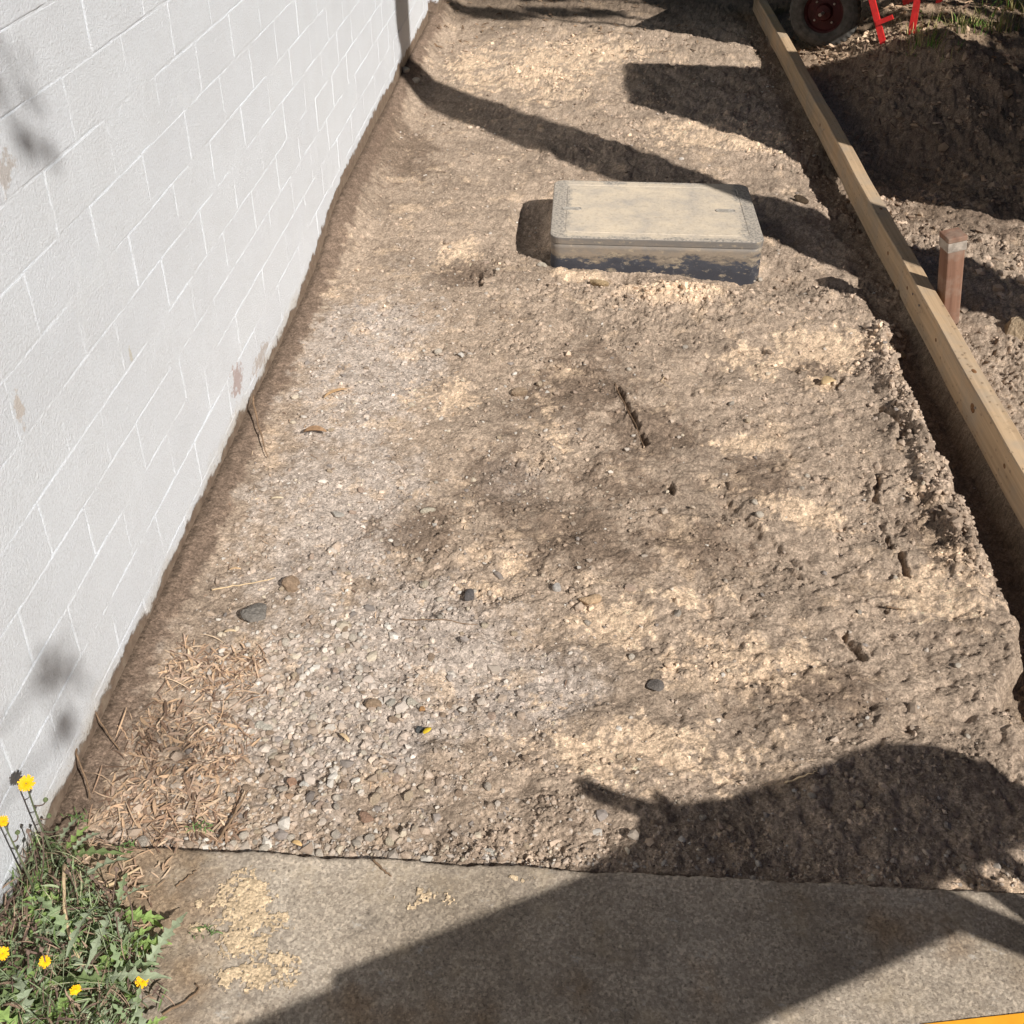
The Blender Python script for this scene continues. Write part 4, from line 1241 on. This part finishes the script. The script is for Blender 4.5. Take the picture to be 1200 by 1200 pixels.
STONES = [  # name, (x, y), size, squash, seed, colour, angular, label, category
 ('stone', (0.222, 1.769), .040, (1.0, .85, .42), 41, (.24, .225, .215), 12, 'flat dark broken piece of asphalt lying between the wall and the gravel', 'stone'),
 ('stone', (0.684, 1.856), .014, (1.0, 1.25, .85), 2, (.19, .18, .19), 3, 'small blue-black stone on sand near the centre of the dug strip', 'stone'),
 ('stone', (1.087, 1.609), .018, (1.1, .8, .65), 3, (.24, .22, .215), 4, 'dark grey rounded stone alone on the pale sandy right half', 'stone'),
 ('soil_clod', (0.753, 2.729), .027, (1.2, .72, .55), 4, (.38, .29, .215), 3, 'large rounded brown clod in the middle, below the cover box', 'clod'),
 ('stone', (0.880, 1.895), .0125, (1.0, .95, .9), 5, (.48, .46, .46), 4, 'small light bluish-grey angular stone beside two yellow clods', 'stone'),
 ('soil_clod', (0.951, 1.855), .020, (1.2, .8, .6), 6, (.56, .41, .28), 3, 'yellowish sandy clod right of the light bluish-grey stone', 'clod'),
 ('soil_clod', (0.278, 1.871), .024, (1.1, .8, .75), 7, (.34, .25, .185), 3, 'brown clod just behind the flat piece of asphalt', 'clod'),
 ('soil_clod', (1.796, 4.221), .022, (1.2, .9, .85), 8, (.10, .072, .05), 2, 'dark clod at the shadow edge between cover box and beam', 'clod'),
 ('stone', (0.783, 1.221), .014, (1.4, .75, .45), 9, (.55, .53, .50), 6, 'flat pale grey chip just behind the middle of the slab edge', 'stone'),
 ('stone', (0.426, 1.340), .0105, (1.15, .75, .7), 10, (.56, .55, .54), 4, 'light grey pebble touching two reddish pebbles near the litter', 'pebble'),
 ('stone', (0.401, 1.341), .011, (.95, 1.0, .8), 11, (.42, .27, .20), 3, 'reddish pebble left of the light grey one near the litter', 'pebble'),
 ('stone', (0.403, 1.310), .009, (1.1, .9, .8), 12, (.48, .34, .25), 2, 'tan pebble in front of the reddish pebble near the litter', 'pebble'),
 ('stone', (0.602, 1.229), .0085, (.9, 1.1, .8), 13, (.55, .49, .40), 1, 'cream pebble a hand behind the slab edge, left of centre', 'pebble'),
 ('stone', (0.553, 1.273), .012, (1.3, .9, .6), 14, (.33, .22, .17), 3, 'flat brown pebble behind the cream pebble near the slab', 'pebble'),
 ('stone', (0.330, 2.129), .013, (1.3, .75, .55), 15, (.46, .44, .42), 2, 'flat light grey stone on the gravel, halfway along the wall', 'stone'),
 ('stone', (0.552, 2.159), .013, (1.5, .65, .6), 16, (.50, .46, .39), 1, 'elongated pale stone on brown soil left of centre', 'stone'),
 ('stone', (0.580, 1.886), .0105, (1.05, .95, .8), 17, (.50, .45, .38), 1, 'round beige pebble left of the small blue-black stone', 'pebble'),
 ('stone', (0.726, 1.772), .010, (1.0, .9, .8), 18, (.50, .44, .36), 1, 'beige pebble just in front of the small blue-black stone', 'pebble'),
 ('stone', (0.316, 1.473), .016, (1.3, .8, .45), 19, (.52, .50, .46), 6, 'largest pale grey slab-like stone at the gravel edge beside the litter', 'stone'),
 ('stone', (0.600, 1.542), .0125, (1.1, .9, .7), 20, (.52, .49, .44), 5, 'pale squarish stone in front of the gravel beside an orange-brown pebble', 'stone'),
 ('stone', (0.621, 1.526), .0085, (1.0, .8, .7), 21, (.48, .28, .14), 4, 'orange-brown pebble against the pale squarish stone', 'pebble'),
 ('stone', (0.522, 1.533), .014, (1.2, .9, .7), 22, (.36, .27, .20), 2, 'brown rounded stone in the gravel left of the pale squarish stone', 'stone'),
 ('stone', (0.555, 1.544), .011, (.9, 1.0, .7), 23, (.42, .40, .37), 3, 'grey stone between the brown rounded and the pale squarish stone', 'stone'),
 ('stone', (0.623, 1.481), .010, (1.1, .9, .7), 24, (.13, .14, .15), 5, 'dark grey chip with the yellow scrap leaning on it', 'stone'),
 ('soil_clod', (2.305, 3.162), .050, (1.0, 1.1, .8), 25, (.36, .28, .20), 3, 'big tan clod at the right edge beyond the stake', 'clod'),
 ('soil_clod', (1.918, 3.052), .018, (1.0, 1.0, .8), 26, (.33, .26, .18), 2, 'crumbly clod on the lip of the trench near the stake', 'clod'),
 ('soil_clod', (0.980, 3.428), .026, (1.3, .7, .6), 27, (.40, .30, .19), 1, 'sandy clod against the front of the cover box', 'clod'),
 ('stone', (0.790, 3.579), .014, (.6, 1.4, .6), 28, (.56, .51, .44), 3, 'cream sliver of stone at the left front corner of the cover box', 'stone'),
 ('stone', (0.018, 5.600), .026, (.8, 1.2, .7), 29, (.58, .54, .47), 4, 'pale stone at the wall foot where the trunk shadow meets it', 'stone'),
 ('stone', (0.067, 5.559), .022, (1.1, .9, .8), 30, (.60, .56, .50), 3, 'second pale stone just right of the one at the wall foot', 'stone'),
]
def build_stones():
    for k, (nm, p, s, sq, seed, c, ang, lab, cat) in enumerate(STONES):
        me = stone_mesh(seed, ICO3 if s > .012 else ICO2, sq, .30 if nm == 'stone' else .42, ang)
        kk = 1.28 if c[0] > .3 else 1.0
        m = plain_mat('stone_' + str(seed), (c[0] * kk, c[1] * .96 * kk, c[2] * .88 * kk), .28, 2.6, .85, .06, 5)
        o = link(nm, me, None, m, (p[0], p[1], gz(*p) + s * sq[2] * .45), (rnd.uniform(-.15, .15), rnd.uniform(-.15, .15), rnd.uniform(-.4, .4)))
        if seed == 41: o.rotation_euler = (0.10, 0.05, -.15)
        if seed == 28: o.rotation_euler = (.2, .1, .9)
        o.scale = (s, s, s)
        tag(o, lab, cat)
    mats = [plain_mat('pebble_' + n, c, .22, 3, .85, .05, 5) for n, c in (('pale', (.72, .63, .52)), ('grey', (.55, .48, .40)), ('brown', (.42, .31, .225)), ('pink', (.60, .45, .35)), ('tan', (.62, .49, .35)))]
    protos = []
    for k in range(15):
        me = stone_mesh(200 + k, ICO2, (1, rnd.uniform(.7, 1), rnd.uniform(.5, .8)), .3, k % 5)
        me.materials.append(mats[k % 5]); protos.append(me)
    r = random.Random(77)
    n = 0
    while n < 190:
        x, y = r.uniform(.12, 1.8), 1.2 + 2.6 * r.random() ** 1.6
        g = math.exp(-(((x - .42) / .20) ** 2 + ((y - 1.5) / .45) ** 2)) + .10
        if r.random() > g or in_pile(x, y) > .6: continue
        s = (r.uniform(.0052, .0105) if y < 2 else r.uniform(.006, .012)) * (1.25 if r.random() < .25 else 1)
        k = r.randrange(15)
        o = link('pebble', protos[k], None, None, (x, y, gz(x, y) + s * .25), (r.uniform(-.4, .4), r.uniform(-.4, .4), r.uniform(0, 6)))
        o.scale = (s, s, s)
        tag(o, 'small rounded pebble lying loose on the gravelly soil beside the wall', 'pebble', 'loose pebbles on the gravelly soil')
        n += 1
build_stones()

# yellow scrap, sticks, twigs, roots
def place_blade(name, p, L, W, ang, c, label, cat, z=.004, curl=.06, fold=.3, tilt=(0, 0), thick=.0008, slab=False):
    V, F = blade(L, W, curl, 8, fold, rnd)
    me = mesh_np(name, V, F, None, True)
    bm = bmesh.new(); bm.from_mesh(me); bmesh.ops.solidify(bm, geom=bm.faces[:], thickness=thick); bm.to_mesh(me); bm.free()
    o = link(name, me, None, plain_mat(name + '_mat', c, .25, 120, .8), (p[0], p[1], (.0145 if slab else gz(*p)) + z), (tilt[0], tilt[1], ang))
    tag(o, label, cat)
    return o
def stick(name, pts, rad, mat, label, cat, zs=None, slab=False, jit=.002):
    P = []
    n = 10
    for i in range(n + 1):
        t = i / n * (len(pts) - 1); k = min(int(t), len(pts) - 2); f = t - k
        x = pts[k][0] * (1 - f) + pts[k + 1][0] * f; y = pts[k][1] * (1 - f) + pts[k + 1][1] * f
        z = (.015 if slab else gz(x, y, False) + .006) + rad + (0 if zs is None else zs[k] * (1 - f) + zs[k + 1] * f)
        P.append((x + rnd.uniform(-jit, jit), y + rnd.uniform(-jit, jit), z + rnd.uniform(-jit, jit) * .4))
    bm = bmesh.new(); tube(bm, P, [rad * (1 - .5 * i / n) * rnd.uniform(.85, 1.15) for i in range(n + 1)], 7)
    o = link(name, bm_mesh(bm, name), None, mat, smooth=True)
    tag(o, label, cat)
    return o
place_blade('plastic_scrap', (0.638, 1.471), .020, .010, R(48), (.60, .42, .03), 'yellow scrap leaning on the dark grey chip in the gravel', 'scrap', .010, .02, .1)
place_blade('bark_strip', (0.207, 2.468), .062, .020, R(2), (.34, .21, .12), 'curled brown strip of bark near the wall, behind the gravel', 'bark', .012, .05, .5)
place_blade('bark_strip', (0.219, 2.679), .075, .012, R(40), (.50, .32, .17), 'slender orange-brown strip of wood pointing away near the wall', 'wood strip', .010, .03, .4)
place_blade('wood_chip', (0.171, 2.178), .032, .008, R(8), (.66, .54, .38), 'pale wood chip on the dirt band halfway along the wall', 'wood chip', .008)
place_blade('wood_chip', (0.181, 1.714), .026, .007, R(10), (.62, .47, .30), 'pale leaf-shaped chip just below the flat piece of asphalt', 'wood chip', .008)
place_blade('wood_chip', (0.136, 1.915), .028, .006, R(12), (.58, .40, .24), 'thin tan chip on the dirt band behind the flat piece of asphalt', 'wood chip', .008)
place_blade('dead_leaf', (1.650, 2.815), .050, .034, R(30), (.56, .40, .22), 'tan dead leaf curled on the sandy soil left of the trench', 'leaf', .010, .10, .2)
place_blade('wood_chip', (0.481, 1.447), .030, .007, R(-40), (.60, .44, .27), 'narrow tan husk lying on the gravel right of the litter heap', 'husk', .008)
place_blade('wood_chip', (0.439, 1.216), .020, .008, R(-20), (.62, .42, .20), 'orange chip close behind the slab edge left of centre', 'wood chip', .006)
stick('twig', [(0.105, 1.844), (0.160, 1.859), (0.235, 1.886)], .0022, M_pale, 'straight tan twig lying behind the flat piece of asphalt', 'twig')
stick('twig', [(0.019, 2.555), (0.044, 2.484), (0.105, 2.347)], .0030, M_twig, 'thin reddish twig leaning on the wall foot near the bark strips', 'twig', [.04, .02, .0])
stick('twig', [(-0.052, 1.486), (0.001, 1.438), (0.062, 1.381)], .0022, M_twig, 'dark twig leaning from the wall over the litter heap', 'twig', [.03, .02, .005])
stick('twig', [(-0.017, 1.377), (0.003, 1.338), (0.054, 1.266)], .0026, M_twig, 'dark bent stem standing at the wall foot beside the litter heap', 'twig', [.02, .03, .01])
stick('twig', [(1.311, 1.385), (1.348, 1.398), (1.379, 1.415)], .0022, M_pale, 'pale twig lying in the shade of the dug strip', 'twig')
stick('root', [(0.542, 1.777), (0.598, 1.775), (0.646, 1.770), (0.711, 1.768)], .0014, M_twig, 'thin tan root thread in front of the blue-black stone', 'root')
stick('root', [(1.026, 2.778), (1.044, 2.695), (1.081, 2.566), (1.100, 2.476)], .0020, M_twig, 'dark root strands along the crack in the middle of the soil', 'root')
stick('twig', [(0.299, 1.209), (0.314, 1.263), (0.328, 1.310)], .0028, M_twig, 'brown stem at the right end of the litter heap', 'twig', [.0, .006, .012])
stick('twig', [(1.613, 1.883), (1.650, 1.869)], .0022, M_twig, 'short dark stick on the pale soil near the trench', 'stick')
stick('twig', [(0.126, 1.086), (0.159, 1.110), (0.190, 1.138)], .0036, M_pale, 'pale dry stalk lying on the slab beside the weeds', 'stalk', slab=True)
stick('twig', [(0.190, 1.013), (0.225, 1.005), (0.252, 0.993)], .0040, M_twig, 'grey-brown curled stalk at the edge of the weeds on the slab', 'stalk', slab=True)
stick('twig', [(0.309, 0.897), (0.339, 0.919), (0.352, 0.935), (0.344, 0.945)], .0020, M_twig, 'thin hooked twig on the slab near the lowest yellow flower', 'twig', slab=True)
stick('twig', [(0.582, 1.175), (0.602, 1.160), (0.619, 1.144)], .0022, M_twig, 'small brown sprig on the slab near its back edge', 'sprig', slab=True)
stick('twig', [(0.260, 1.106), (0.274, 1.125), (0.285, 1.137)], .0016, M_twig, 'tiny brown sprig on the slab left of the sand crust', 'sprig', slab=True)
stick('root', [(1.179, 2.845), (1.164, 2.805), (1.190, 2.769)], .0014, M_pale, 'tiny pale root curl on the soil below the sand heap', 'root')

# ---- weeds in the corner between wall and slab
def plant_mats():
    out = []
    for n, c in (('sage', (.26, .33, .18)), ('fresh', (.27, .38, .12)), ('grey_green', (.32, .37, .25)), ('deep', (.15, .20, .08))):
        m, nt, b = new_mat('weed_leaf_' + n)
        p = obj_pos(nt)
        f = noise_out(nt, p, 60, 4, .6)
        lo = tuple(v * .7 for v in c); hi = tuple(v * 1.3 for v in c)
        nt.links.new(ramp(nt, f, [(.3, lo), (.7, hi)]).outputs[0], b.inputs['Base Color'])
        b.inputs['Roughness'].default_value = .75
        tr = nt.nodes.new('ShaderNodeBsdfTranslucent'); tr.inputs[0].default_value = (c[0] * 1.4, c[1] * 1.5, c[2], 1)
        mx = nt.nodes.new('ShaderNodeMixShader'); mx.inputs[0].default_value = .28
        nt.links.new(b.outputs[0], mx.inputs[1]); nt.links.new(tr.outputs[0], mx.inputs[2])
        nt.links.new(mx.outputs[0], nt.nodes['Material Output'].inputs[0])
        out.append(m)
    return out
LM = plant_mats()
M_stem = plain_mat('weed_stem', (.13, .15, .085), .4, 80, .6)
M_deadstem = plain_mat('purple_brown_stem', (.17, .12, .095), .4, 80, .8)
M_petal = plain_mat('yellow_petal', (.88, .47, .008), .12, 200, .6)
M_bud = plain_mat('green_bud', (.12, .15, .07), .3, 150, .7)

def lobed_leaf(L, W, droop, lobes, seed, mat):
    """a dandelion-like leaf: midrib with paired toothed lobes, arching and drooping"""
    r = random.Random(seed)
    V = []; F = []
    n = lobes * 4
    for i in range(n + 1):
        t = i / n
        env = (math.sin(math.pi * min(1, t * .86 + .10)) ** .8) * (.35 + .65 * t ** .6 if t < .85 else 1)
        ph = (i % 4)
        k = (.14, .50, 1.1, .36)[ph] if t < .86 else (1 - (t - .86) / .14) * .8
        w = W * env * k * r.uniform(.85, 1.1) + .0008
        x = L * t
        z = L * (.42 * math.sin(t * 1.5) - droop * t * t)
        tw = r.uniform(-.12, .12) * W
        back = .25 * w * (1 if ph == 2 else 0)
        V += [(x + back, -w, z + .22 * w + tw), (x, 0, z), (x + back, w, z + .22 * w - tw)]
    for i in range(n):
        a = i * 3
        F += [(a, a + 3, a + 4, a + 1), (a + 1, a + 4, a + 5, a + 2)]
    me = mesh_np('leaf', V, F, None, False); me.materials.append(mat)
    return me

def flower_head(parent, p, size, tilt, seed, mat=M_petal, name='flower'):
    r = random.Random(seed)
    bm = bmesh.new()
    for layer, (n, L, lift) in enumerate(((17, 1.0, .10), (14, .74, .34), (10, .46, .62))):
        for k in range(n):
            a = 2 * math.pi * (k + r.uniform(-.25, .25)) / n
            d = Vector((math.cos(a), math.sin(a), 0)); s = Vector((-d.y, d.x, 0))
            l = size * L * r.uniform(.88, 1.08); w = size * .14
            z1 = l * math.tan(lift) * .8
            pts = [d * size * .06 - s * w * .4, d * size * .06 + s * w * .4, d * l * .6 + s * w + Vector((0, 0, z1 * .75)), d * l * .6 - s * w + Vector((0, 0, z1 * .75)),
                   d * l + s * w * .75 + Vector((0, 0, z1)), d * l - s * w * .75 + Vector((0, 0, z1))]
            v = [bm.verts.new(q) for q in pts]
            bm.faces.new((v[0], v[1], v[2], v[3])); bm.faces.new((v[3], v[2], v[4], v[5]))
    f = link(name, bm_mesh(bm, name), parent, mat, p, tilt)
    bm = bmesh.new()
    tube(bm, [(0, 0, -size * .75), (0, 0, -size * .6), (0, 0, -size * .3), (0, 0, size * .02)], [size * .10, size * .30, size * .34, size * .22], 10)
    link('bud_base', bm_mesh(bm, 'bud_base'), f, M_bud)
    return f

def curve_pts(p0, p1, bulge, n=9):
    p0 = Vector(p0); p1 = Vector(p1); b = Vector(bulge); o = []
    for i in range(n):
        t = i / (n - 1); q = p0.lerp(p1, t) + b * (4 * t * (1 - t)); o.append(q)
    return o

def build_weeds():
    r = random.Random(52)
    leaves = [lobed_leaf(L, W, dr, lb, 300 + i, LM[mi]) for i, (L, W, dr, lb, mi) in enumerate(
        ((.085, .0095, .55, 7, 0), (.070, .0085, .35, 6, 1), (.095, .010, .75, 8, 2), (.060, .008, .2, 5, 0), (.075, .011, .6, 6, 1), (.055, .007, .5, 6, 2), (.080, .009, .9, 7, 3), (.05, .009, .3, 5, 0)))]
    # plants: base x, y, leaves, flower targets (absolute)
    FL = {0: [((.060, 1.107, .262), .0130, (.55, .45, 0))], 1: [((.048, 1.046, .250), .0085, (.5, .3, 0))], 3: [((.125, .930, .080), .0090, (.6, .2, 0))],
          4: [((.190, .888, .085), .0085, (1.2, .5, .4))], 6: [((.272, .925, .052), .0105, (.45, .15, 0))], 7: [((.062, .93, .095), .010, (.4, .3, 0))]}
    spots = [(.045, 1.135, 11), (.035, 1.075, 12), (.10, 1.06, 16), (.15, .98, 16), (.20, .93, 15), (.17, 1.04, 13), (.245, .93, 13), (.06, .99, 15), (.10, .91, 15), (.215, .985, 10), (.05, .88, 14), (.13, .84, 14), (.22, .86, 13), (.27, .86, 9), (.08, .80, 12)]
    looks = ['tall flowering weed against the white wall, its yellow bloom highest of all', 'weed at the left edge of the picture with a yellow bloom beside the wall',
             'broad-leaved grey-green weed nearest the slab corner at the wall', 'weed in the middle of the clump with a half-open orange-yellow bloom',
             'weed with a drooping yellow bloom low in the clump', 'leafy weed at the back right of the clump beside the pale dry stalk',
             'weed at the right end of the clump with a flat yellow bloom over the slab', 'weed at the left edge with a small orange bud below the wall foot',
             'dense leafy weed left of the half-open orange-yellow bloom', 'small weed reaching on to the slab beside the curled stalk',
             'dense weed in the lower left corner', 'leafy weed at the bottom edge under the half-open bloom', 'leafy weed at the bottom edge under the drooping bloom',
             'sparse weed at the bottom edge under the flat yellow bloom', 'weed at the very bottom left below all others']
    for i, (x, y, n) in enumerate(spots):
        root = empty('flowering_weed', (x, y, .008))
        tag(root, looks[i], 'weed', 'weeds growing between the wall and the slab')
        for k in range(n):
            a = r.uniform(0, 6.283)
            if x < .08: a = r.uniform(-1.9, 1.9)
            o = link('leaf', leaves[r.randrange(8)], root, None, (r.uniform(-.012, .012) + (.01 if x < .08 else 0), r.uniform(-.012, .012), r.uniform(0, .022)), (r.uniform(-.4, .4), r.uniform(-.75, .25), a))
            s = r.uniform(.7, 1.35); o.scale = (s, s, s)
        for (p, sz, tl) in FL.get(i, []):
            t = Vector(p) - Vector((x, y, .008))
            bm = bmesh.new()
            tube(bm, curve_pts((0, 0, 0), t - Vector((0, 0, sz * .7)), (r.uniform(-.008, .012), r.uniform(-.012, .012), .004), 10), [.0020 - .00008 * q for q in range(10)], 6)
            link('stem', bm_mesh(bm, 'stem'), root, M_stem)
            flower_head(root, t, sz, tl, 600 + i)
            if i < 2:                               # side branch with closed buds
                for q in range(3):
                    b0 = t * (.45 + .15 * q); b1 = b0 + Vector((r.uniform(.012, .035), r.uniform(-.02, .02), r.uniform(.012, .04)))
                    bm = bmesh.new(); tube(bm, curve_pts(b0, b1, (.003, 0, -.003), 5), .0011, 5); link('stem', bm_mesh(bm, 'stem'), root, M_deadstem if q else M_stem)
                    bm = bmesh.new(); tube(bm, [b1, b1 + Vector((.001, 0, .004)), b1 + Vector((.002, 0, .009))], [.0022, .0042, .0016], 8); link('bud', bm_mesh(bm, 'bud'), root, M_bud)
        if i in (1, 2, 5, 8, 9):                    # spent dark seed stalks
            for q in range(2):
                bm = bmesh.new(); t = Vector((r.uniform(-.01, .03), r.uniform(-.03, .03), r.uniform(.08, .14)))
                tube(bm, curve_pts((0, 0, 0), t, (r.uniform(-.01, .01), .008, 0), 7), .0012, 5); link('stem', bm_mesh(bm, 'stem'), root, M_deadstem)
                bm = bmesh.new(); tube(bm, [t, t + Vector((.001, 0, .004)), t + Vector((.0, 0, .010))], [.002, .004, .001], 8); link('bud', bm_mesh(bm, 'bud'), root, M_deadstem)
    # low tangle between the plants
    Vs, Fs, Cs, nv = [], [], [], 0
    GC = [(.20, .26, .13), (.24, .29, .17), (.13, .19, .07), (.15, .10, .08), (.30, .21, .15), (.28, .32, .19)]
    def addb(x, y, z, L, W, c, e, seg=5):
        nonlocal nv
        V, F = blade(L, W, r.uniform(0, .18), seg, .3, r)
        V = V @ np.array(e.to_matrix()).T + np.array([x, y, z])
        Vs.append(V); Fs.append(F + nv); Cs.append(np.repeat(np.array([c]) * r.uniform(.7, 1.2), len(V), 0)); nv += len(V)
    for _ in range(1900):
        x, y = r.uniform(.0, .37), r.uniform(.78, 1.17)
        lim = .05 + .24 * ss(1.19, .94, y) + .03 * gnoise(np.array([y * 30]), np.array([1.0]), 9)[0]
        if x > lim: continue
        up = r.random() < .6
        z = .014 + r.uniform(.0, .05) * (1 - x / .5)
        e = Euler((r.uniform(-.8, .8), r.uniform(-1.3, .1) if up else r.uniform(-.2, .2), r.uniform(0, 6.283)))
        addb(x, y, z + .008, r.uniform(.014, .040), r.uniform(.0016, .0045), r.choice(GC if r.random() < .75 else GC[3:5]), e)
    for _ in range(420):
        y = r.uniform(.78, 1.15); x = r.uniform(.01, .05 + .22 * float(ss(1.19, .92, y)))
        addb(x, y, .04 + r.uniform(0, .03), r.uniform(.035, .075), r.uniform(.0009, .0019), r.choice(GC + [(.36, .36, .22)]), Euler((r.uniform(-.5, .5), r.uniform(-1.4, -.5), r.uniform(0, 6.283))), 6)
    for _ in range(90):                             # sprigs on the soil by the slab joint
        cx, cy = r.choice([(0.263, 1.224), (0.037, 1.229), (0.150, 1.175), (0.329, 1.032)])
        addb(cx + r.gauss(0, .012), cy + r.gauss(0, .006), .018, r.uniform(.008, .018), .002, (.13, .21, .07), Euler((r.uniform(-.8, .8), r.uniform(-1.2, 0), r.uniform(0, 6.28))))
    o = link('weed_undergrowth', mesh_np('weed_undergrowth', np.concatenate(Vs), np.concatenate(Fs), np.concatenate(Cs), True), None, M_litter)
    tag(o, 'tangle of small green and dead brown shoots under the weeds', 'weeds', kind='stuff')
    stick('dry_stalk', [(0.087, 1.093), (0.115, 1.016), (0.152, 0.967), (0.184, 0.933)], .0032, M_pale, 'pale bent dry stalk arching over the middle of the weeds', 'stalk', [.075, .065, .05, .03])
build_weeds()

# ---- grass on the bank, top right
def build_grass():
    r = random.Random(91)
    def tuft(n, rad, h0, h1, green=.8):
        Vs, Fs, Cs, nv = [], [], [], 0
        for _ in range(n):
            a = r.uniform(0, 6.283); d = r.uniform(0, rad)
            L = r.uniform(h0, h1); lean = r.uniform(.15, 1.0); w = r.uniform(.0014, .0032)
            dx, dy = math.cos(a), math.sin(a)
            V = []
            for i in range(6):
                t = i / 5
                q = lean * t * t * L * .8
                x = dx * (d + q); y = dy * (d + q); z = L * t * (1 - .35 * lean * t)
                ww = w * (1 - t) ** .6 + .0003
                V += [(x - dy * ww, y + dx * ww, z), (x + dy * ww, y - dx * ww, z)]
            F = [(2 * i, 2 * i + 1, 2 * i + 3, 2 * i + 2) for i in range(5)]
            c = (.10, .19, .035) if r.random() < green else (.36, .30, .14)
            Vs.append(np.array(V)); Fs.append(np.array(F) + nv); Cs.append(np.repeat(np.array([c]) * r.uniform(.6, 1.5), len(V), 0)); nv += len(V)
        return mesh_np('grass_tuft', np.concatenate(Vs), np.concatenate(Fs), np.concatenate(Cs), True)
    tall = [tuft(26, .06, .16, .40) for _ in range(3)]; low = [tuft(14, .09, .03, .11, .45) for _ in range(4)]
    for me in tall + low: me.materials.append(M_litter)
    for k, (x, y) in enumerate(((3.58, 6.55), (3.78, 6.75), (3.66, 7.05), (3.9, 6.95), (3.8, 7.4), (4.0, 7.3))):
        o = link('grass_tuft', tall[k % 3], None, None, (x, y, gz(x, y, False)), (0, 0, r.uniform(0, 6)))
        lab = 'long-bladed green grass tuft at the top right corner' if k == 0 else 'long green grass blades on the bank behind the corner tuft'
        tag(o, lab, 'grass', 'tall grass tufts on the bank')
    for _ in range(60):
        x = r.uniform(2.55, 3.7); y = 5.75 + .75 * (x - 2.55) + r.gauss(0, .12)
        o = link('grass_tuft', low[r.randrange(4)], None, None, (x, y, gz(x, y, False)), (r.uniform(-.2, .2), r.uniform(-.2, .2), r.uniform(0, 6)))
        tag(o, 'low straggly grass tuft along the rim of the dug bank', 'grass', 'low grass tufts along the bank rim')
    # dark growth behind the far end
    Vs, Fs, Cs, nv = [], [], [], 0
    for _ in range(5000):
        x = r.uniform(-.2, 6.5); y = r.uniform(8.2, 10.5)
        z = gz(x, y, False) if _ % 50 == 0 else 0.0
        h = r.uniform(.0, .5)
        V, F = blade(r.uniform(.06, .13), r.uniform(.02, .05), .1, 3, .2, r)
        e = Euler((r.uniform(-1, 1), r.uniform(-1, 1), r.uniform(0, 6.283)))
        V = V @ np.array(e.to_matrix()).T + np.array([x, y, h])
        Vs.append(V); Fs.append(F + nv); Cs.append(np.repeat(np.array([(.06, .085, .03)]) * r.uniform(.6, 1.4), len(V), 0)); nv += len(V)
    o = link('far_shrubbery', mesh_np('far_shrubbery', np.concatenate(Vs), np.concatenate(Fs), np.concatenate(Cs), True), None, M_litter)
    tag(o, 'dark leafy growth beyond the far end of the dug strip', 'shrubbery', kind='stuff')
build_grass()
